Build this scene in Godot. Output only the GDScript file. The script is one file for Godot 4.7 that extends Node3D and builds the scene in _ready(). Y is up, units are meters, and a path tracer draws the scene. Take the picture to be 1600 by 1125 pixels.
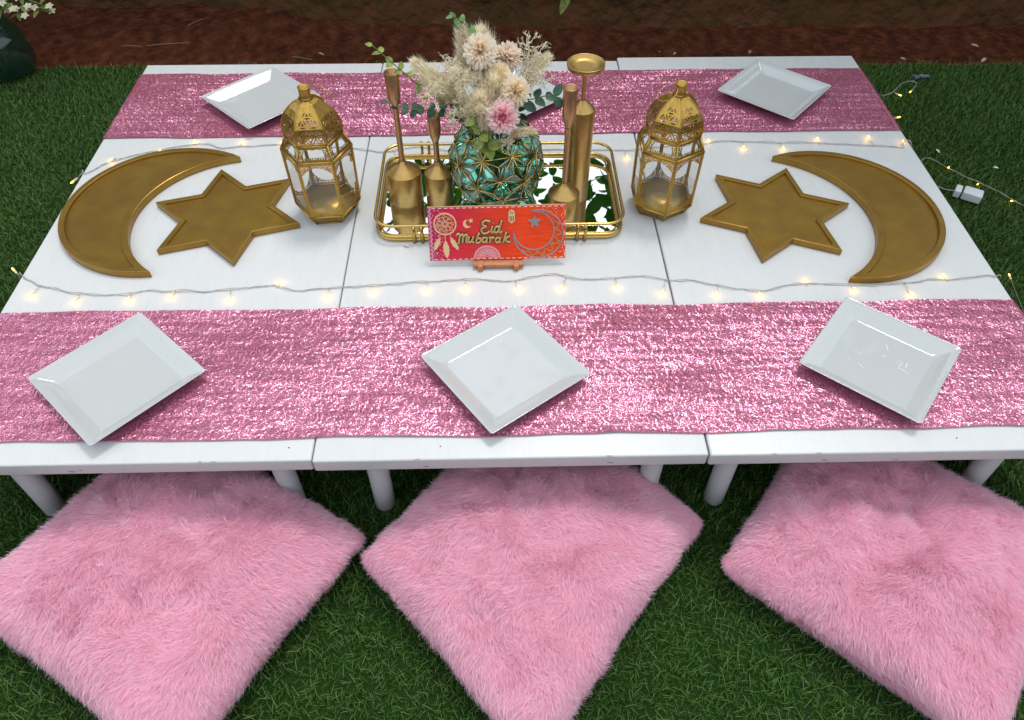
extends Node3D

var rng := RandomNumberGenerator.new()
var taken := {}
var M := {}
var T := 0.30        # height of the table tops
const FLAT := 4294967295


func _ready():
	rng.seed = 20240411
	# ---- camera
	var cam := Camera3D.new()
	cam.name = "camera"
	cam.fov = 50.974
	cam.near = 0.05
	cam.far = 200.0
	var r := Vector3(0.99970998, 0.00351555, 0.02382414).normalized()
	var u := Vector3(0.01560817, 0.65879125, -0.75216386)
	var b := r.cross(u).normalized()
	u = b.cross(r).normalized()
	cam.transform = Transform3D(Basis(r, u, b), Vector3(0, 1.5, 0))
	add_child(cam)
	cam.current = true
	# ---- overcast sky and the exposure
	var env := Environment.new()
	env.background_mode = Environment.BG_SKY
	var psm := ProceduralSkyMaterial.new()
	psm.sky_top_color = Color(0.93, 0.97, 1.0)
	psm.sky_horizon_color = Color(0.88, 0.93, 0.98)
	psm.sky_curve = 0.2
	psm.sky_energy_multiplier = 1.0
	psm.ground_bottom_color = Color(0.10, 0.12, 0.08)
	psm.ground_horizon_color = Color(0.30, 0.33, 0.28)
	var sky := Sky.new()
	sky.sky_material = psm
	env.sky = sky
	env.background_energy_multiplier = 1.15
	env.tonemap_mode = Environment.TONE_MAPPER_LINEAR
	env.tonemap_exposure = 1.32
	env.sdfgi_enabled = true
	env.ssao_enabled = true
	env.ssil_enabled = true
	var we := WorldEnvironment.new()
	we.name = "world_environment"
	we.environment = env
	add_child(we)
	# ---- the veiled sun: high, a little behind the table and to its right
	var sun := DirectionalLight3D.new()
	sun.name = "sun"
	sun.light_color = Color(1.0, 0.975, 0.94)
	sun.light_energy = 0.42
	sun.light_angular_distance = 14.0
	sun.shadow_enabled = true
	sun.look_at_from_position(Vector3(0.9, 5.0, -1.6), Vector3(0, 0, 0), Vector3.UP)
	add_child(sun)
	materials()
	setting()
	trees()
	tables()
	runners()
	cushions()
	plates()
	gold_trays()
	lanterns()
	mirror_tray()
	candle_holders()
	vase()
	flowers()
	sign_board()
	light_strings()
	background_jar()
	litter()


# ------------------------------------------------------------------ helpers
func numbered(called: String) -> String:
	if not taken.has(called):
		taken[called] = 0
		return called
	taken[called] += 1
	return "%s_%03d" % [called, taken[called]]


func tag(o: Node3D, label: String, category: String, group := "", kind := ""):
	if label: o.set_meta("label", label)
	if category: o.set_meta("category", category)
	if group: o.set_meta("group", group)
	if kind: o.set_meta("kind", kind)
	return o


func thing(called: String, label: String, category: String, at := Vector3.ZERO, turn := 0.0, group := "") -> Node3D:
	var o := Node3D.new()
	o.name = numbered(called)
	add_child(o)
	o.position = at
	o.rotation.y = turn
	tag(o, label, category, group)
	return o


func ST() -> SurfaceTool:
	var st := SurfaceTool.new()
	st.begin(Mesh.PRIMITIVE_TRIANGLES)
	return st


func done(st: SurfaceTool, tangents := false) -> ArrayMesh:
	st.generate_normals()
	if tangents: st.generate_tangents()
	return st.commit()


func put(called: String, mesh: Mesh, mat: Material, parent: Node3D, xf := Transform3D.IDENTITY) -> MeshInstance3D:
	var o := MeshInstance3D.new()
	o.mesh = mesh
	o.material_override = mat
	o.name = called if parent != self else numbered(called)
	parent.add_child(o, true)
	o.transform = xf
	return o


func struct(called: String, mesh: Mesh, mat: Material) -> MeshInstance3D:
	var o := put(called, mesh, mat, self)
	o.set_meta("kind", "structure")
	return o


func many(called: String, mesh: Mesh, mat: Material, parent: Node3D, xfs: Array, cols = null) -> MultiMeshInstance3D:
	var mm := MultiMesh.new()
	mm.transform_format = MultiMesh.TRANSFORM_3D
	mm.use_colors = cols != null
	mm.mesh = mesh
	mm.instance_count = xfs.size()
	for i in xfs.size():
		mm.set_instance_transform(i, xfs[i])
		if cols != null: mm.set_instance_color(i, cols[i])
	var o := MultiMeshInstance3D.new()
	o.multimesh = mm
	o.material_override = mat
	o.name = called if parent != self else numbered(called)
	o.set_meta("kind", "stuff")
	parent.add_child(o, true)
	return o


# a, b, c run counter-clockwise seen from outside
func tri(st: SurfaceTool, a: Vector3, b: Vector3, c: Vector3):
	st.add_vertex(a); st.add_vertex(c); st.add_vertex(b)


func quad(st: SurfaceTool, a: Vector3, b: Vector3, c: Vector3, d: Vector3):
	tri(st, a, b, c); tri(st, a, c, d)


# closed rings joined one to the next; rings counter-clockwise seen from above going UP give an outward skin
func rings(st: SurfaceTool, rs: Array, cap0 := false, cap1 := false):
	for i in rs.size() - 1:
		var a: PackedVector3Array = rs[i]
		var b: PackedVector3Array = rs[i + 1]
		var n := a.size()
		for k in n:
			var k2 := (k + 1) % n
			quad(st, a[k], a[k2], b[k2], b[k])
	if cap0: fan(st, rs[0], true)
	if cap1: fan(st, rs[rs.size() - 1], false)


func fan(st: SurfaceTool, ring: PackedVector3Array, flip: bool):
	var c := Vector3.ZERO
	for p in ring: c += p
	c /= ring.size()
	for k in ring.size():
		var p := ring[k]
		var q := ring[(k + 1) % ring.size()]
		if flip: tri(st, c, q, p)
		else: tri(st, c, p, q)


func circle(rad: float, y: float, n := 32, turn := 0.0) -> PackedVector3Array:
	var o := PackedVector3Array()
	for k in n:
		var a := -TAU * k / n + turn
		o.append(Vector3(cos(a) * rad, y, sin(a) * rad))
	return o


# profile points run from the bottom (outer side) up
func lathe(st: SurfaceTool, prof: Array, n := 32, cap0 := true, cap1 := true, at := Vector3.ZERO):
	var rs := []
	for p in prof:
		var c := circle(p[0], p[1], n)
		for k in n: c[k] += at
		rs.append(c)
	rings(st, rs, cap0, cap1)


func tube(st: SurfaceTool, pts, rad, n := 6, closed := false, cap := true):
	var m: int = pts.size()
	var rs := []
	var side := Vector3.ZERO
	for i in m:
		var p: Vector3 = pts[i]
		var nx: Vector3 = pts[(i + 1) % m] if closed or i < m - 1 else p
		var pv: Vector3 = pts[(i + m - 1) % m] if closed or i > 0 else p
		var d := (nx - pv).normalized()
		if side == Vector3.ZERO:
			side = d.cross(Vector3.UP if absf(d.y) < 0.9 else Vector3.RIGHT)
		side = (side - d * side.dot(d)).normalized()
		var up := d.cross(side)
		var rr: float = rad[i] if rad is Array or rad is PackedFloat32Array else rad
		var ring := PackedVector3Array()
		for k in n:
			var a := TAU * k / n
			ring.append(p + (side * cos(a) + up * sin(a)) * rr)
		rs.append(ring)
	if closed: rs.append(rs[0])
	rings(st, rs, cap and not closed, cap and not closed)


# block with rounded edges
func rbox(st: SurfaceTool, size: Vector3, rad: float, xf := Transform3D.IDENTITY, n := 2):
	var h := size * 0.5
	var inner := h - Vector3.ONE * rad
	var t := []
	for i in n + 1: t.append(-tan(PI * 0.25 * (1.0 - float(i) / n)))
	for f in 6:
		var ax := f / 2
		var sg := 1.0 if f % 2 == 0 else -1.0
		var au := (ax + 1) % 3
		var av := (ax + 2) % 3
		var us := []
		var vs := []
		for i in n + 1: us.append([-inner[au], t[i]])
		for i in n + 1: us.append([inner[au], -t[n - i]])
		for i in n + 1: vs.append([-inner[av], t[i]])
		for i in n + 1: vs.append([inner[av], -t[n - i]])
		var P := []
		for i in us.size():
			var row := []
			for j in vs.size():
				var c := Vector3.ZERO
				c[ax] = inner[ax] * sg; c[au] = us[i][0]; c[av] = vs[j][0]
				var d := Vector3.ZERO
				d[ax] = sg; d[au] = us[i][1]; d[av] = vs[j][1]
				row.append(xf * (c + d.normalized() * rad))
			P.append(row)
		for i in us.size() - 1:
			for j in vs.size() - 1:
				if sg > 0: quad(st, P[i][j], P[i + 1][j], P[i + 1][j + 1], P[i][j + 1])
				else: quad(st, P[i][j], P[i][j + 1], P[i + 1][j + 1], P[i + 1][j])


func block(size: Vector3, rad: float, n := 2) -> ArrayMesh:
	var st := ST()
	rbox(st, size, rad, Transform3D.IDENTITY, n)
	return done(st)


func spline(pts: Array, per := 6, closed := false) -> PackedVector3Array:
	var o := PackedVector3Array()
	var n := pts.size()
	var last := n if closed else n - 1
	for i in last:
		var p0: Vector3 = pts[(i + n - 1) % n] if closed or i > 0 else pts[0]
		var p1: Vector3 = pts[i]
		var p2: Vector3 = pts[(i + 1) % n]
		var p3: Vector3 = pts[(i + 2) % n] if closed or i + 2 < n else pts[n - 1]
		for k in per:
			o.append(p1.cubic_interpolate(p2, p0, p3, float(k) / per))
	if not closed: o.append(pts[n - 1])
	return o


func gauss() -> float:
	return rng.randfn(0.0, 1.0)


func basis_from(up: Vector3, fwd: Vector3) -> Basis:   # y along up, x as near fwd as may be
	var y := up.normalized()
	var x := (fwd - y * fwd.dot(y)).normalized()
	if not x.is_finite() or x.length() < 0.5:
		x = y.cross(Vector3(0.3, 0.1, 0.9)).normalized()
	return Basis(x, y, x.cross(y))


func srgb(r: float, g: float, b: float) -> Color:
	return Color(r, g, b).linear_to_srgb()


func noise_tex(freq: float, seed_: int, ramp = null, octaves := 4, size := 512, normal := false, kind := FastNoiseLite.TYPE_SIMPLEX_SMOOTH) -> NoiseTexture2D:
	var n := FastNoiseLite.new()
	n.noise_type = kind
	n.seed = seed_
	n.frequency = freq
	n.fractal_octaves = octaves
	var t := NoiseTexture2D.new()
	t.width = size
	t.height = size
	t.seamless = true
	t.as_normal_map = normal
	if normal: t.bump_strength = 4.0
	t.noise = n
	if ramp != null:
		var g := Gradient.new()
		var offs := PackedFloat32Array()
		var cols := PackedColorArray()
		for e in ramp:
			offs.append(e[0])
			cols.append(e[1])
		g.offsets = offs
		g.colors = cols
		t.color_ramp = g
	return t


func mat(c: Color, rough := 0.6, metal := 0.0) -> StandardMaterial3D:
	var m := StandardMaterial3D.new()
	m.albedo_color = c
	m.roughness = rough
	m.metallic = metal
	return m


func tri_tex(m: StandardMaterial3D, tex: Texture2D, scale: float, world := false):
	m.albedo_texture = tex
	m.uv1_triplanar = true
	m.uv1_world_triplanar = world
	m.uv1_scale = Vector3.ONE * scale
	return m


func bump(m: StandardMaterial3D, tex: Texture2D, cm: float):
	m.heightmap_enabled = true
	m.heightmap_texture = tex
	m.heightmap_scale = cm
	return m


func materials():
	# white painted boards: faint grime, brush relief
	var grime := noise_tex(0.012, 3, [[0.0, Color(0.748, 0.746, 0.750)], [0.3, Color(0.764, 0.767, 0.772)], [0.7, Color(0.768, 0.772, 0.778)], [1.0, Color(0.782, 0.786, 0.792)]], 5)
	var fine := noise_tex(0.06, 8, null, 3)
	M.white = bump(tri_tex(mat(Color.WHITE, 0.36), grime, 1.7), fine, 0.008)
	M.white.uv1_scale = Vector3(7.0, 7.0, 1.1)
	M.leg = tri_tex(mat(Color(0.96, 0.96, 0.97), 0.45), grime, 3.0)
	M.chip = mat(srgb(0.32, 0.27, 0.22), 0.8)
	M.plate = mat(srgb(0.455, 0.467, 0.472), 0.07)
	M.plate.clearcoat_enabled = true
	M.plate.clearcoat = 0.5
	M.plate.clearcoat_roughness = 0.05
	# turf, soil, wall
	var blade := mat(Color.WHITE, 0.42)
	blade.vertex_color_use_as_albedo = true
	blade.backlight_enabled = true
	blade.backlight = Color(0.35, 0.5, 0.2)
	blade.metallic_specular = 0.5
	M.blade = blade
	M.mat = mat(srgb(0.013, 0.034, 0.008), 0.95)
	M.mat.metallic_specular = 0.1
	M.soil = bump(tri_tex(mat(Color.WHITE, 0.95), noise_tex(0.02, 21, [[0.0, srgb(0.032, 0.010, 0.006)], [0.4, srgb(0.068, 0.020, 0.010)], [0.7, srgb(0.095, 0.029, 0.014)], [1.0, srgb(0.14, 0.048, 0.025)]], 6), 1.3, true), noise_tex(0.05, 22, null, 5), 1.2)
	M.wall = bump(tri_tex(mat(Color.WHITE, 0.92), noise_tex(0.010, 31, [[0.0, srgb(0.042, 0.028, 0.010)], [0.4, srgb(0.078, 0.040, 0.017)], [0.62, srgb(0.095, 0.038, 0.019)], [1.0, srgb(0.125, 0.072, 0.036)]], 6), 0.8, true), noise_tex(0.03, 32, null, 5), 1.5)
	M.soil.metallic_specular = 0.2
	M.wall.metallic_specular = 0.2
	M.bark = bump(tri_tex(mat(Color.WHITE, 0.9), noise_tex(0.03, 41, [[0.0, srgb(0.05, 0.035, 0.025)], [1.0, srgb(0.16, 0.12, 0.09)]], 4), 3.0), fine, 1.0)
	var leaf := mat(Color.WHITE, 0.45)
	leaf.vertex_color_use_as_albedo = true
	leaf.backlight_enabled = true
	leaf.backlight = Color(0.6, 0.9, 0.3)
	M.leaf = leaf
	# fur
	var fur := mat(Color.WHITE, 0.55)
	fur.vertex_color_use_as_albedo = true
	fur.backlight_enabled = true
	fur.backlight = Color(1.0, 0.74, 0.85)
	fur.rim_enabled = true
	fur.rim = 1.0
	fur.rim_tint = 0.6
	M.fur = fur
	M.fur_base = mat(srgb(0.95, 0.66, 0.78), 0.9)
	# sequins
	var sq := mat(Color.WHITE, 0.38, 0.9)
	sq.vertex_color_use_as_albedo = true
	M.sequin = sq
	M.runner = tri_tex(mat(Color.WHITE, 0.75), noise_tex(0.2, 51, [[0.0, srgb(0.36, 0.085, 0.15)], [1.0, srgb(0.52, 0.16, 0.25)]], 2), 8.0)
	# golds
	var blotch := noise_tex(0.008, 61, [[0.0, srgb(0.28, 0.15, 0.032)], [0.45, srgb(0.31, 0.175, 0.036)], [0.75, srgb(0.335, 0.20, 0.034)], [1.0, srgb(0.37, 0.225, 0.05)]], 5)
	M.gold_paint = bump(tri_tex(mat(Color.WHITE, 0.34, 0.75), blotch, 2.6), fine, 0.012)
	M.brass = tri_tex(mat(Color.WHITE, 0.38, 0.95), noise_tex(0.02, 63, [[0.0, srgb(0.40, 0.255, 0.085)], [1.0, srgb(0.51, 0.335, 0.12)]], 4), 6.0)
	M.copper = tri_tex(mat(Color.WHITE, 0.38, 0.95), noise_tex(0.02, 64, [[0.0, srgb(0.43, 0.245, 0.125)], [1.0, srgb(0.52, 0.315, 0.165)]], 4), 6.0)
	M.wire_gold = mat(srgb(0.60, 0.41, 0.13), 0.27, 1.0)
	M.lantern_gold = tri_tex(mat(Color.WHITE, 0.36, 0.9), noise_tex(0.03, 65, [[0.0, srgb(0.36, 0.21, 0.045)], [1.0, srgb(0.58, 0.38, 0.095)]], 4), 9.0)
	M.mirror = mat(srgb(0.86, 0.88, 0.88), 0.01, 1.0)
	M.dark_gap = mat(srgb(0.02, 0.015, 0.01), 0.6)
	var pane := mat(Color(0.55, 0.64, 0.61, 0.10), 0.03)
	pane.transparency = BaseMaterial3D.TRANSPARENCY_ALPHA
	M.pane = pane
	var teal := mat(Color(0.68, 0.89, 0.86, 0.0), 0.03)
	teal.transparency = BaseMaterial3D.TRANSPARENCY_ALPHA
	teal.refraction_enabled = true
	teal.refraction_scale = 0.045
	M.teal = teal
	var bottle := mat(Color(0.05, 0.22, 0.17, 0.42), 0.04)
	bottle.transparency = BaseMaterial3D.TRANSPARENCY_ALPHA
	M.bottle = bottle
	# wires and lamps
	M.cable = mat(Color(0.62, 0.62, 0.60), 0.35)
	var clear := mat(Color(0.92, 0.90, 0.84, 0.45), 0.15)
	clear.transparency = BaseMaterial3D.TRANSPARENCY_ALPHA
	M.holder = clear
	var led := mat(Color(1.0, 0.85, 0.55), 0.3)
	led.emission_enabled = true
	led.emission = Color(1.0, 0.74, 0.30)
	led.emission_energy_multiplier = 4.0
	M.led = led
	M.adapter = mat(srgb(0.66, 0.68, 0.72), 0.35)


# ------------------------------------------------------------------ setting
func setting():
	var fn := FastNoiseLite.new()
	fn.seed = 5
	fn.frequency = 1.6
	fn.fractal_octaves = 4
	# the wide ground
	var pm := PlaneMesh.new()
	pm.size = Vector2(120, 120)
	var g := struct("ground", pm, M.soil)
	g.position = Vector3(0, -0.03, 0)
	# soil strip between the turf and the wall
	var st := ST()
	var X := []
	for i in 121: X.append(-3.6 + 7.2 * i / 120.0)
	var rows := []
	for j in 22:
		var row := []
		var z := -2.70 - 0.95 * j / 21.0
		for x in X:
			var bank: float = clampf((-2.9 - z) / 0.3, 0, 1)
			var y: float = -0.012 + bank * (0.02 + 0.035 * clampf(1.0 - absf(x + 0.9) / 1.6, 0.0, 1.0)) + 0.035 * bank * fn.get_noise_2d(x * 2.0, z * 2.0) + 0.008 * fn.get_noise_2d(x * 9.0, z * 9.0)
			row.append(Vector3(x, y, z))
		rows.append(row)
	for j in 21:
		for i in 120:
			quad(st, rows[j][i], rows[j][i + 1], rows[j + 1][i + 1], rows[j + 1][i])
	struct("soil_bed", done(st), M.soil)
	# clods and grit lying on the soil
	var ps := ST()
	ps.set_smooth_group(FLAT)
	var lumps := [circle(0.55, -0.45, 6), circle(1.0, 0.05, 6, 0.3), circle(0.6, 0.55, 6, 0.1)]
	for l in lumps:
		for k in l.size(): l[k] *= rng.randf_range(0.75, 1.2)
	rings(ps, lumps, true, true)
	var pxf := []
	for k in 1500:
		var x := rng.randf_range(-2.6, 2.6)
		var bz := -2.90 - 0.32 * rng.randf()
		var z2 := 0.0018 + 0.0065 * pow(rng.randf(), 4.0)
		var j := clampi(int((-2.70 - bz) / 0.95 * 21.0), 0, 20)
		var i := clampi(int((x + 3.6) / 7.2 * 120.0), 0, 119)
		pxf.append(Transform3D(Basis(Vector3(gauss(), gauss(), gauss()).normalized(), rng.randf() * TAU).scaled(Vector3(z2, z2 * 0.7, z2)), Vector3(x, rows[j][i].y + z2 * 0.2, bz)))
	many("soil_clods", done(ps), M.soil, self, pxf)
	# turf backing and blades
	st = ST()
	var edge := []
	for x in X: edge.append(Vector3(x, 0.010, -2.875 + 0.02 * fn.get_noise_1d(x * 2.0) + (0.035 if x > 0.8 else 0.0)))
	for i in 120:
		quad(st, Vector3(X[i], 0.010, 3.0), Vector3(X[i + 1], 0.010, 3.0), edge[i + 1], edge[i])
	struct("turf_mat", done(st), M.mat)
	var xfs := []
	var cols := []
	var z := -0.22
	var step := 0.0142
	while z > -2.90:
		var half := 0.68 * absf(z) + 1.15
		var x := -half
		while x < half:
			var px := x + rng.randf_range(-0.5, 0.5) * step
			var pz := z + rng.randf_range(-0.5, 0.5) * step
			var k := clampi(int((px + 3.6) / 7.2 * 120.0), 0, 120)
			if pz > edge[k].z + 0.004 and not (absf(px) < 0.85 and pz < -1.25 and pz > -2.1):
				var a := rng.randf() * TAU
				var s := rng.randf_range(0.8, 1.25)
				var lean := Vector3(gauss() * 0.16, 1.0, gauss() * 0.16)
				xfs.append(Transform3D(basis_from(lean, Vector3(cos(a), 0, sin(a))).scaled(Vector3(s, s * rng.randf_range(0.8, 1.15), s)), Vector3(px, 0.010, pz)))
				var w := 0.5 + 0.5 * fn.get_noise_2d(px * 1.5, pz * 1.5)
				var v := rng.randf_range(0.75, 1.3)
				cols.append(Color((0.044 + 0.028 * w) * v, (0.108 + 0.042 * w) * v, (0.014 + 0.008 * w) * v))
			x += step
		z -= step
	many("grass", grass_tuft(), M.blade, self, xfs, cols)
	# the low wall behind
	st = ST()
	rows = []
	for j in 26:
		var row := []
		var y := -0.05 + 1.15 * j / 25.0
		for i in 121:
			var x := -4.2 + 8.4 * i / 120.0
			var d := 0.03 * fn.get_noise_2d(x * 1.2, y * 2.0) + 0.012 * fn.get_noise_2d(x * 6.0, y * 6.0)
			row.append(Vector3(x, y, -3.20 + d - 0.20 * smoothstep(0.0, 1.0, clampf((-0.5 - x) / 0.9, 0.0, 1.0)) + 0.02 * exp(-y * 9.0)))
		rows.append(row)
	for j in 25:
		for i in 120:
			quad(st, rows[j][i], rows[j][i + 1], rows[j + 1][i + 1], rows[j + 1][i])
	for i in 120:
		var a: Vector3 = rows[25][i]
		var b: Vector3 = rows[25][i + 1]
		quad(st, a, b, Vector3(b.x, b.y, -3.55), Vector3(a.x, a.y, -3.55))
		quad(st, Vector3(b.x, -0.05, -3.55), Vector3(a.x, -0.05, -3.55), Vector3(a.x, a.y, -3.55), Vector3(b.x, b.y, -3.55))
	var wall := put("garden_wall", done(st), M.wall, self)
	tag(wall, "low rough brown earth-stained garden wall behind the table", "wall")


func grass_tuft() -> ArrayMesh:
	var st := ST()
	st.set_smooth_group(FLAT)
	for i in 10:
		var a := rng.randf() * TAU
		var p := Vector3(cos(a), 0, sin(a)) * rng.randf_range(0.0, 0.011)
		var o := rng.randf() * TAU
		var d := Vector3(cos(o), 0, sin(o))
		var s := d.cross(Vector3.UP).rotated(Vector3.UP, gauss() * 0.5)
		var h := rng.randf_range(0.010, 0.021)
		var bend := rng.randf_range(0.25, 1.15) * h
		var w := rng.randf_range(0.0007, 0.0013)
		var prev := [p - s * w, p + s * w]
		for k in range(1, 4):
			var t := k / 3.0
			var c := p + Vector3.UP * h * (t - 0.25 * t * t) + d * bend * t * t
			var ww := w * (1.0 - 0.75 * t)
			var nx := [c - s * ww, c + s * ww]
			quad(st, prev[0], prev[1], nx[1], nx[0])
			prev = nx
	return done(st)


func leaf_mesh(l: float, w: float, fold := 0.15, round_ := 0.5) -> ArrayMesh:
	# a leaf along +x from the origin, folded along its midrib, tip drooping a little
	var st := ST()
	st.set_smooth_group(0)
	var n := 6
	var prev := []
	for i in n + 1:
		var t := float(i) / n
		var ww := w * 0.5 * pow(sin(PI * pow(t, lerpf(1.0, 0.75, round_))), lerpf(1.0, 0.6, round_)) if i > 0 and i < n else 0.0003
		var y := -0.12 * l * t * t
		var row := [Vector3(l * t, y + ww * fold, -ww), Vector3(l * t, y, 0), Vector3(l * t, y + ww * fold, ww)]
		if i > 0:
			quad(st, prev[1], row[1], row[0], prev[0])
			quad(st, prev[2], row[2], row[1], prev[1])
		prev = row
	return done(st)


func trees():
	var lm := leaf_mesh(0.115, 0.058, 0.3, 0.4)
	var spec := [
		["leafy_tree", "leafy green tree behind the wall at the dark grass corner", Vector3(2.5, 0, -3.9), 3.3, 2.0, 5200, [Vector3(0.75, 1.95, -3.5), Vector3(0.60, 1.75, -3.45)], 0.20],
		["leafy_tree", "leafy green tree behind the wall near the green glass jar", Vector3(-2.6, 0, -4.1), 3.4, 1.9, 4600, [Vector3(-0.30, 1.75, -3.5)], 0.10],
		["leafy_tree", "lower bushy tree behind the wall, on the jar's side of the vase", Vector3(-1.1, 0, -5.4), 1.7, 1.5, 3600, [], 0.1],
		["leafy_tree", "lower bushy tree behind the wall, on the adapter's side of the vase", Vector3(1.3, 0, -5.4), 1.8, 1.5, 3600, [], 0.1],
	]
	for s in spec:
		var t := thing(s[0], s[1], "tree", s[2], 0.0, "trees behind the garden wall")
		var st := ST()
		var top: float = s[3]
		var rad: float = s[4]
		tube(st, spline([Vector3(0, -0.05, 0), Vector3(0.06, top * 0.3, 0.04), Vector3(-0.05, top * 0.6, 0.1), Vector3(0, top * 0.95, 0)], 5), [0.14, 0.135, 0.13, 0.125, 0.12, 0.115, 0.11, 0.105, 0.1, 0.09, 0.08, 0.07, 0.06, 0.05, 0.04, 0.03], 10)
		put("trunk", done(st), M.bark, t)
		var clumps := []
		for k in 16:
			var a := TAU * k / 16.0 + gauss() * 0.2
			var e := Vector3(cos(a) * rad * rng.randf_range(0.45, 1.0), top + rng.randf_range(-0.9, 0.9), sin(a) * rad * rng.randf_range(0.45, 1.0))
			var b0 := Vector3(0, top * rng.randf_range(0.45, 0.8), 0)
			st = ST()
			tube(st, spline([b0, b0.lerp(e, 0.5) + Vector3(0, 0.2, 0), e], 4), [0.04, 0.036, 0.032, 0.028, 0.024, 0.02, 0.015, 0.011, 0.006], 6)
			put("branch", done(st), M.bark, t)
			clumps.append(e)
			clumps.append(b0.lerp(e, 0.6) + Vector3(gauss(), gauss(), gauss()) * 0.2)
		for e in s[6]:
			var b0 := Vector3(0, top * 0.7, 0)
			var e1: Vector3 = e - s[2]
			st = ST()
			tube(st, spline([b0, b0.lerp(e1, 0.5) + Vector3(0, 0.35, 0), e1], 4), [0.035, 0.03, 0.026, 0.022, 0.018, 0.014, 0.010, 0.007, 0.004], 6)
			put("branch", done(st), M.bark, t)
		var xfs := []
		var cols := []
		for k in int(s[5]):
			var c: Vector3 = clumps[rng.randi() % clumps.size()]
			var d := Vector3(gauss(), gauss() * 0.75, gauss()) * 0.27
			if k < 22 * s[6].size():
				c = s[6][k % s[6].size()] - s[2]
				d = Vector3(gauss(), gauss() * 0.8, gauss()) * s[7]
			var dir := (Vector3(gauss(), gauss() * 0.5 - 0.5, gauss())).normalized()
			var nrm := Vector3(gauss() * 0.5, 1, gauss() * 0.5)
			var z := rng.randf_range(0.8, 1.4)
			xfs.append(Transform3D(basis_from(nrm, dir).scaled(Vector3.ONE * z), c + d))
			var v := rng.randf_range(0.7, 1.3)
			cols.append(Color(0.055 * v, 0.125 * v, 0.03 * v))
		many("crown", lm, M.leaf, t, xfs, cols)
	# boughs that hang over the wall
	# a hedge that closes the garden behind the camera and at both sides
	var hl := leaf_mesh(0.12, 0.07, 0.25, 0.5)
	var hs := [
		["tall clipped garden hedge on the far side of the lawn", Vector3(0, 0, 4.2), 0.0, 9.0, 2.1, 7000],
		["clipped garden hedge beside the lawn at the adapter's side", Vector3(4.3, 0, 0.2), PI / 2, 8.0, 1.7, 6000],
		["clipped garden hedge beside the lawn at the glass jar's side", Vector3(-4.6, 0, 0.2), PI / 2, 8.0, 1.5, 6000],
	]
	for h in hs:
		var t := thing("garden_hedge", h[0], "hedge", h[1], h[2], "hedges round the lawn")
		var len_: float = h[3]
		var hh: float = h[4]
		var core := block(Vector3(len_, hh - 0.15, 0.5), 0.1)
		put("stems", core, M.mat, t, Transform3D(Basis.IDENTITY, Vector3(0, (hh - 0.15) / 2 + 0.02, 0)))
		var xfs := []
		var cols := []
		for k in int(h[5]):
			var p := Vector3(rng.randf_range(-0.5, 0.5) * len_, rng.randf_range(0.02, 1.0) * hh, rng.randf_range(0.24, 0.36) * (1.0 if k % 2 == 0 else -1.0))
			if k % 5 == 0: p = Vector3(p.x, hh - 0.1 + gauss() * 0.05, rng.randf_range(-0.3, 0.3))
			xfs.append(Transform3D(basis_from(Vector3(gauss(), gauss() + 0.7, gauss()), Vector3(gauss(), gauss(), gauss())), p))
			var v := rng.randf_range(0.6, 1.4)
			cols.append(Color(0.03 * v, 0.07 * v, 0.02 * v))
		many("foliage", hl, M.leaf, t, xfs, cols)


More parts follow.
